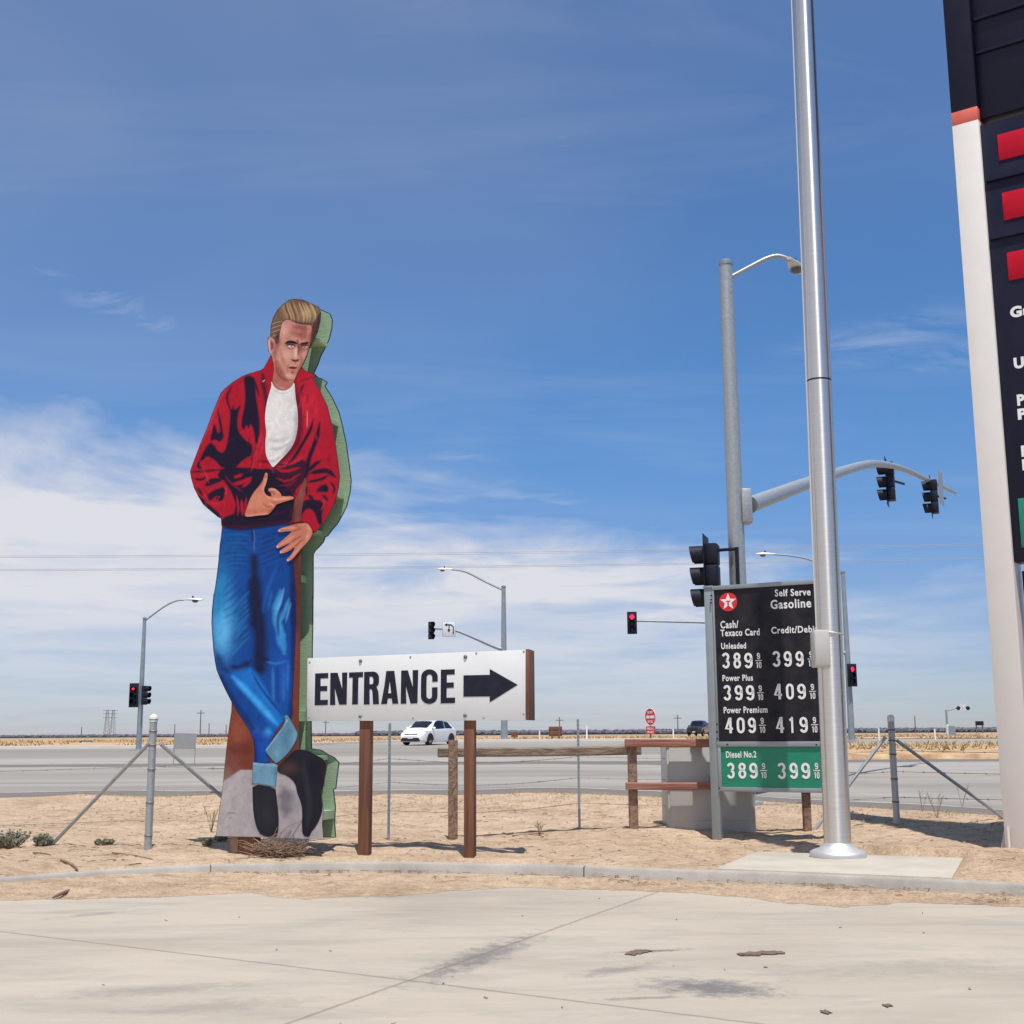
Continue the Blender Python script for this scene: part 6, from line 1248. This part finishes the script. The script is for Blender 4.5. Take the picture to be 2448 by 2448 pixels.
# far orchard belt and valley sheds
M['orchard'] = pmat('hazed_orchard_leaf', (.11, .12, .145), (.145, .155, .18), .02, .95)  # leaf colour paled to blue-grey, distance haze painted in
def orchard():
    mb = MB(); rng = np.random.default_rng(3)
    for i in range(4200):
        x = rng.uniform(-900, 1100); y = 1150 + rng.uniform(0, 260) + (0 if x > -150 else 350); z = rz(y); r = rng.uniform(2.6, 4.4) * (1.0 if x > -150 else .8); h = rng.uniform(3.9, 5.0) * (1.0 if x > -150 else .8)
        n = 7; vs = []
        for lv, k in ((.0, .55), (.25, 1), (.6, .95), (.9, .55), (1.0, .1)):
            for j in range(n): a = 2 * math.pi * j / n + lv * 2; q = r * k * rng.uniform(.75, 1.2); vs.append((x + q * math.cos(a), y + q * math.sin(a), z + h * lv + rng.uniform(-.3, .3)))
        mb.add(vs, [(l * n + j, l * n + (j + 1) % n, (l + 1) * n + (j + 1) % n, (l + 1) * n + j) for l in range(4) for j in range(n)])
    tag(mb.build('far_orchard', M['orchard'], smooth=False), 'dark belt of orchard trees along the far horizon', 'orchard', kind='stuff')
orchard()
# ------------------------------------------------------------------ plants
M['leaf'] = pmat('grey_green_leaf', (.19, .20, .14), (.30, .31, .23), 30, .8)
M['leaf2'] = pmat('olive_leaf', (.19, .18, .10), (.30, .27, .17), 30, .8)
M['stem'] = pmat('dry_stem', (.20, .14, .09), (.32, .24, .16), 20, .9)
M['tumble'] = pmat('dry_tumbleweed_twig', (.18, .105, .070), (.34, .23, .16), 14, .9)
M['grass'] = pmat('dry_straw', (.38, .27, .14), (.50, .38, .22), 20, .9)
def shrub(label, px, py, w, h, n, mat='leaf', seed=1):
    rng = np.random.default_rng(seed); p = ground_hit(px, py); p.z = gz(p.x, p.y)
    e = empty('desert_shrub', p, label, 'shrub', 'low shrubs on the sand'); st = MB(); lf = MB()
    for i in range(n):
        a = rng.uniform(0, 6.28); sp_ = rng.uniform(0, 1) ** .6 * w; hh = h * rng.uniform(.55, 1.05) * (1 - .35 * (sp_ / w) ** 2)
        b = Vector((math.cos(a) * sp_ * .35, math.sin(a) * sp_ * .35, -.02)); tpt = Vector((math.cos(a) * sp_, math.sin(a) * sp_ * .8, hh)); md = (b + tpt) / 2 + Vector((rng.normal(0, .02), rng.normal(0, .02), hh * .12))
        q = smooth3([b, md, tpt], 1); st.tube(q, [.005, .004, .003, .002], 4, cap=False)
        for k in range(26):
            t = rng.uniform(.25, 1); c = b.lerp(md, t * 2) if t < .5 else md.lerp(tpt, t * 2 - 1)
            d = Vector((rng.normal(), rng.normal(), rng.uniform(.2, 1.6))).normalized(); l = rng.uniform(.018, .04); s_ = d.cross(Vector((rng.normal(), rng.normal(), rng.normal()))).normalized() * l * .28
            c = c + Vector((rng.normal(0, .012), rng.normal(0, .012), 0)); lf.add([c - s_, c + d * l * .5 - s_ * 1.2, c + d * l, c + d * l * .5 + s_ * 1.2], [(0, 1, 2, 3)])
    st.build('stems', M['stem'], e); lf.build('leaves', M[mat], e, smooth=False)
shrub('largest grey-green shrub cut by the left edge of the picture', 22, 2026, .32, .23, 70, seed=2)
shrub('rounded grey-green shrub left of the slanting brace foot', 102, 2022, .15, .16, 38, seed=3)
shrub('low sparse shrub between the brace foot and the left post', 248, 2018, .13, .06, 22, 'leaf2', 4)
shrub('tiny olive tuft at the left corner of the figure base', 530, 2012, .10, .11, 26, 'leaf2', 5)
shrub('tiny dry tuft on the sand left of the figure base', 497, 2022, .08, .08, 16, 'leaf2', 6)
def weed(label, px, py, h, n, seed):
    rng = np.random.default_rng(seed); p = ground_hit(px, py); p.z = gz(p.x, p.y); mb = MB()
    for i in range(n):
        a = rng.uniform(0, 6.28); l = h * rng.uniform(.6, 1); q = [Vector((0, 0, -.02)), Vector((math.cos(a) * l * .15, math.sin(a) * l * .15, l * .5)), Vector((math.cos(a) * l * .38, math.sin(a) * l * .38, l))]; mb.tube(smooth3(q, 1), [.005, .004, .003, .0015], 4)
        for k in range(4): t = .4 + .15 * k; c = q[1].lerp(q[2], t - .2); mb.tube([c, c + Vector((rng.normal(0, .04), rng.normal(0, .04), .05))], .002, 4)
    tag(mb.build('dry_weed', M['stem'], None, loc=p), label, 'weed', 'dry weeds on the sand')
weed('dry branching weed on the sand left of the pylon column', 2240, 1955, .5, 5, 11); weed('thin dry weed right of the right braced post', 2205, 1940, .35, 3, 12); weed('dry stalks at the sand edge near the pylon column', 2300, 1930, .45, 3, 13); weed('dry spindly weed left of the figure base', 505, 1990, .42, 7, 14); weed('small dry weed on sand right of ENTRANCE sign', 1290, 1998, .2, 6, 15)
# tumbleweed caught under the figure
tp = ground_hit(672, 2042); tp.y = 15.12; tp.z = gz(tp.x, tp.y); rng = np.random.default_rng(21); mb = MB()
for i in range(420):
    a = rng.uniform(0, 6.28); r0 = rng.uniform(0, .30); c = Vector((r0 * math.cos(a) * 1.0, r0 * math.sin(a) * .4, rng.uniform(0, .10))); b = rng.uniform(0, 6.28); l = rng.uniform(.10, .30); up = rng.uniform(-.2, .9)
    d = Vector((math.cos(b), math.sin(b) * .45, up * .5)); k = Vector((rng.normal(0, .05), rng.normal(0, .05), rng.normal(.02, .04)))
    q = [c, c + d * l * .5 + k, c + d * l + k * .3]; q = [Vector((v.x, v.y, max(.005, v.z))) for v in q]; mb.tube(smooth3(q, 1), [.0045, .004, .003, .0015], 4, cap=False)
for (x0, y0, x1, z1) in ((-.05, 0, .30, .42), (.02, .05, .26, .34), (-.25, 0, .1, .30), (.1, 0, .62, .20), (-.1, 0, -.02, .33), (.3, 0, .58, .05)):
    q = [Vector((x0, y0, .05)), Vector((x0 * .5 + x1 * .2, y0, z1 * .75)), Vector((x1, y0, z1))]; mb.tube(smooth3(q, 2), [.006] * 4 + [.004] * 5, 5)
tag(mb.build('tumbleweed', M['tumble'], None, loc=tp), 'tangled brown tumbleweed lying under the painted figure', 'tumbleweed')
# sticks and scraps
def stick(label, a, b, r, lot=False):
    f = (lambda q: at_z(q[0], q[1], .012)) if lot else (lambda q: (lambda p: Vector((p.x, p.y, gz(p.x, p.y) + r * .8)))(ground_hit(*q)))
    p, q = f(a), f(b); m = (p + q) / 2 + Vector((.02, .03, r * .6)); tag(MB().tube(smooth3([p, m, q], 2), [r, r * 1.1, r, r * .95, r, r * .9, r * .85, r * .8, r * .55], 7).build('dry_stick', M['wood_old']), label, 'stick', 'dry sticks on the sand')
stick('thick pale stick on the sand below the left brace', (146, 2058), (186, 2083), .014); stick('long thin twig on the sand right of the left brace', (268, 2040), (365, 2056), .008); stick('thin twig on the sand left of the thick pale stick', (78, 2041), (122, 2047), .009); stick('short thin twig on the sand above the kerb', (300, 2070), (338, 2066), .008); stick('crooked twig by the small post foot right of ENTRANCE sign', (1225, 2000), (1300, 1994), .008); stick('fallen stick beside the pylon column', (2370, 1972), (2402, 1966), .014)
def scrap(label, l, h, mat, nm='scrap', zz=.006):
    q = []
    for k in range(len(l)):
        a, b = l[k], l[(k + 1) % len(l)]
        for t in (0, .25, .5, .75): jx = 2.2 * noise.noise((a[0] + t * 9, a[1], k * 3.1 + t)) ; q.append((a[0] + (b[0] - a[0]) * t + jx * 4, a[1] + (b[1] - a[1]) * t + jx * .9))
    l = q; pp = [at_z(x, y, zz) for x, y in l]; c = sum(pp, Vector()) / len(pp); vs = []
    for k, p in enumerate(pp): vs.append((p.x, p.y, zz + h * .4 * (.5 + .5 * math.sin(k * 2.1))))
    n = len(vs); vs.append((c.x, c.y, zz + h * .3)); lo = [(v[0], v[1], .0045) for v in vs[:n]]
    tag(MB().add(vs + lo, [(i, (i + 1) % n, n) for i in range(n)] + [(i, n + 1 + i, n + 1 + (i + 1) % n, (i + 1) % n) for i in range(n)]).build(nm, mat, smooth=False), label, 'debris', 'flattened scraps on the concrete')
M['scrap'] = pmat('flattened_brown_scrap', (.10, .065, .05), (.20, .14, .11), 14, .9)
scrap('long dark dried scrap flattened on the concrete', [(1493, 2281), (1508, 2274), (1540, 2270), (1558, 2273), (1536, 2279), (1515, 2283)], .015, M['scrap'])
scrap('long reddish brown scrap flattened on the concrete right of the dark one', [(1762, 2281), (1790, 2276), (1830, 2273), (1866, 2274), (1880, 2279), (1850, 2281), (1800, 2284), (1770, 2284)], .018, M['scrap'])
MB().tube(smooth3([at_z(125, 2146, .02), at_z(150, 2135, .05), at_z(171, 2125, .03)], 2), [.006, .014, .017, .013, .006], 6).build('bark', M['wood_old'])
tag(bpy.data.objects['bark'], 'dark curled bark at the left foot of the kerb', 'bark')
0 and scrap('dark curled bark at the left foot of the kerb', [(125, 2141), (150, 2130), (171, 2124), (172, 2130), (148, 2140), (132, 2146)], .05, M['wood_post'], 'bark', .05)
scrap('small dark leaf low on the concrete right of centre', [(1960, 2416), (1972, 2414), (1986, 2419), (1980, 2424), (1968, 2421)], .012, M['scrap'])
scrap('small dark leaf on the concrete toward the right edge', [(2108, 2402), (2122, 2400), (2134, 2403), (2120, 2407)], .012, M['scrap'])
# loose litter: pebbles, twigs, straw
def litter():
    rng = np.random.default_rng(5); pe = MB(); tw = MB(); gs = MB()
    for i in range(4200):
        x = rng.uniform(-8.5, 9.5); k = rng.uniform(.25, 11) ** 1.0; y = kerbY(x) + k
        if y > edgeY(x) - .05: continue
        r = .006 + .022 * rng.random() ** 4; z = gz(x, y); n = 5; vs = [(x + r * math.cos(a) * rng.uniform(.6, 1.2), y + r * math.sin(a) * rng.uniform(.6, 1.2), z + hh * r) for hh in (-.2, .35) for a in np.linspace(0, 5.03, n)] + [(x, y, z + r * .8)]
        pe.add(vs, [(j, (j + 1) % n, n + (j + 1) % n, n + j) for j in range(n)] + [(n + j, n + (j + 1) % n, 2 * n) for j in range(n)])
    for i in range(900):
        x = rng.uniform(-8, 9); y = kerbY(x) + rng.uniform(.2, 10.5)
        if y > edgeY(x) - .05: continue
        a = rng.uniform(0, 3.14); l = rng.uniform(.04, .16); d = Vector((math.cos(a), math.sin(a), 0)) * l; z = gz(x, y) + .006; tw.tube([Vector((x, y, z)), Vector((x, y, z + .01)) + d * .5, Vector((x, y, z)) + d], rng.uniform(.002, .0045), 4)
    for i in range(800):
        x = rng.uniform(-5.2, 5.4); y = kerbY(x) - .03 - .5 * rng.random() ** 2
        if noise.noise((x * 1.3, y * 2, 6)) < .15 and rng.random() < .85: continue
        a = rng.uniform(0, 3.14); l = rng.uniform(.02, .10); d = Vector((math.cos(a), math.sin(a), 0)) * l; z = .055 * max(0, 1 - (kerbY(x) - y) / .7) + .012; tw.tube([Vector((x, y, z)), Vector((x, y, z + .008)) + d * .5, Vector((x, y, z)) + d], rng.uniform(.002, .005), 4)
    for i in range(34):
        x = rng.uniform(-4.5, 5); y = rng.uniform(6.8, 13.2); a = rng.uniform(0, 3.14); l = rng.uniform(.008, .035); d = Vector((math.cos(a), math.sin(a), 0)) * l; tw.tube([Vector((x, y, .004)), Vector((x, y, .008)) + d], rng.uniform(.002, .006), 4)
    for i in range(2600):
        x = rng.uniform(-9, 11); y = edgeY(x) - rng.random() ** 2 * 4 - .1
        if y < kerbY(x) + .6 or (rng.random() > .35 and noise.noise((x * .6, y * .6, 8)) < .12): continue
        z = gz(x, y)
        for b in range(3):
            a = rng.uniform(0, 6.28); h = rng.uniform(.02, .08); gs.add([(x - .004, y, z - .01), (x + .004, y, z - .01), (x + math.cos(a) * h * .6, y + math.sin(a) * h * .6, z + h)], [(0, 1, 2)])
    for i in range(11000):
        x = rng.uniform(-70, 60); y = farY(x) + 1.5 + rng.random() ** 1.6 * 60; z = sm(y, x)
        if i > 9000: x = rng.uniform(11.5, 34); y = rng.uniform(46.6, 60); z = rz(y) + .2
        if noise.noise((x * .12, y * .1, 4)) < -.05: continue
        for b in range(3):
            a = rng.uniform(0, 6.28); h = rng.uniform(.08, .28); gs.add([(x - .05, y, z - .02), (x + .05, y, z - .02), (x + math.cos(a) * h, y + math.sin(a) * h, z + h)], [(0, 1, 2)])
    tag(pe.build('pebbles', M['sand2'], smooth=False), kind='stuff'); tag(tw.build('twig_litter', M['stem'], smooth=False), kind='stuff'); tag(gs.build('dry_grass', M['grass'], smooth=False), kind='stuff')
litter()
for nm, lb, ct in (('pebbles', 'small stones scattered over the sand', 'pebbles'), ('twig_litter', 'broken twigs scattered over sand and concrete', 'twigs'), ('dry_grass', 'short dry straw along the verges', 'grass')): tag(bpy.data.objects[nm], lb, ct)
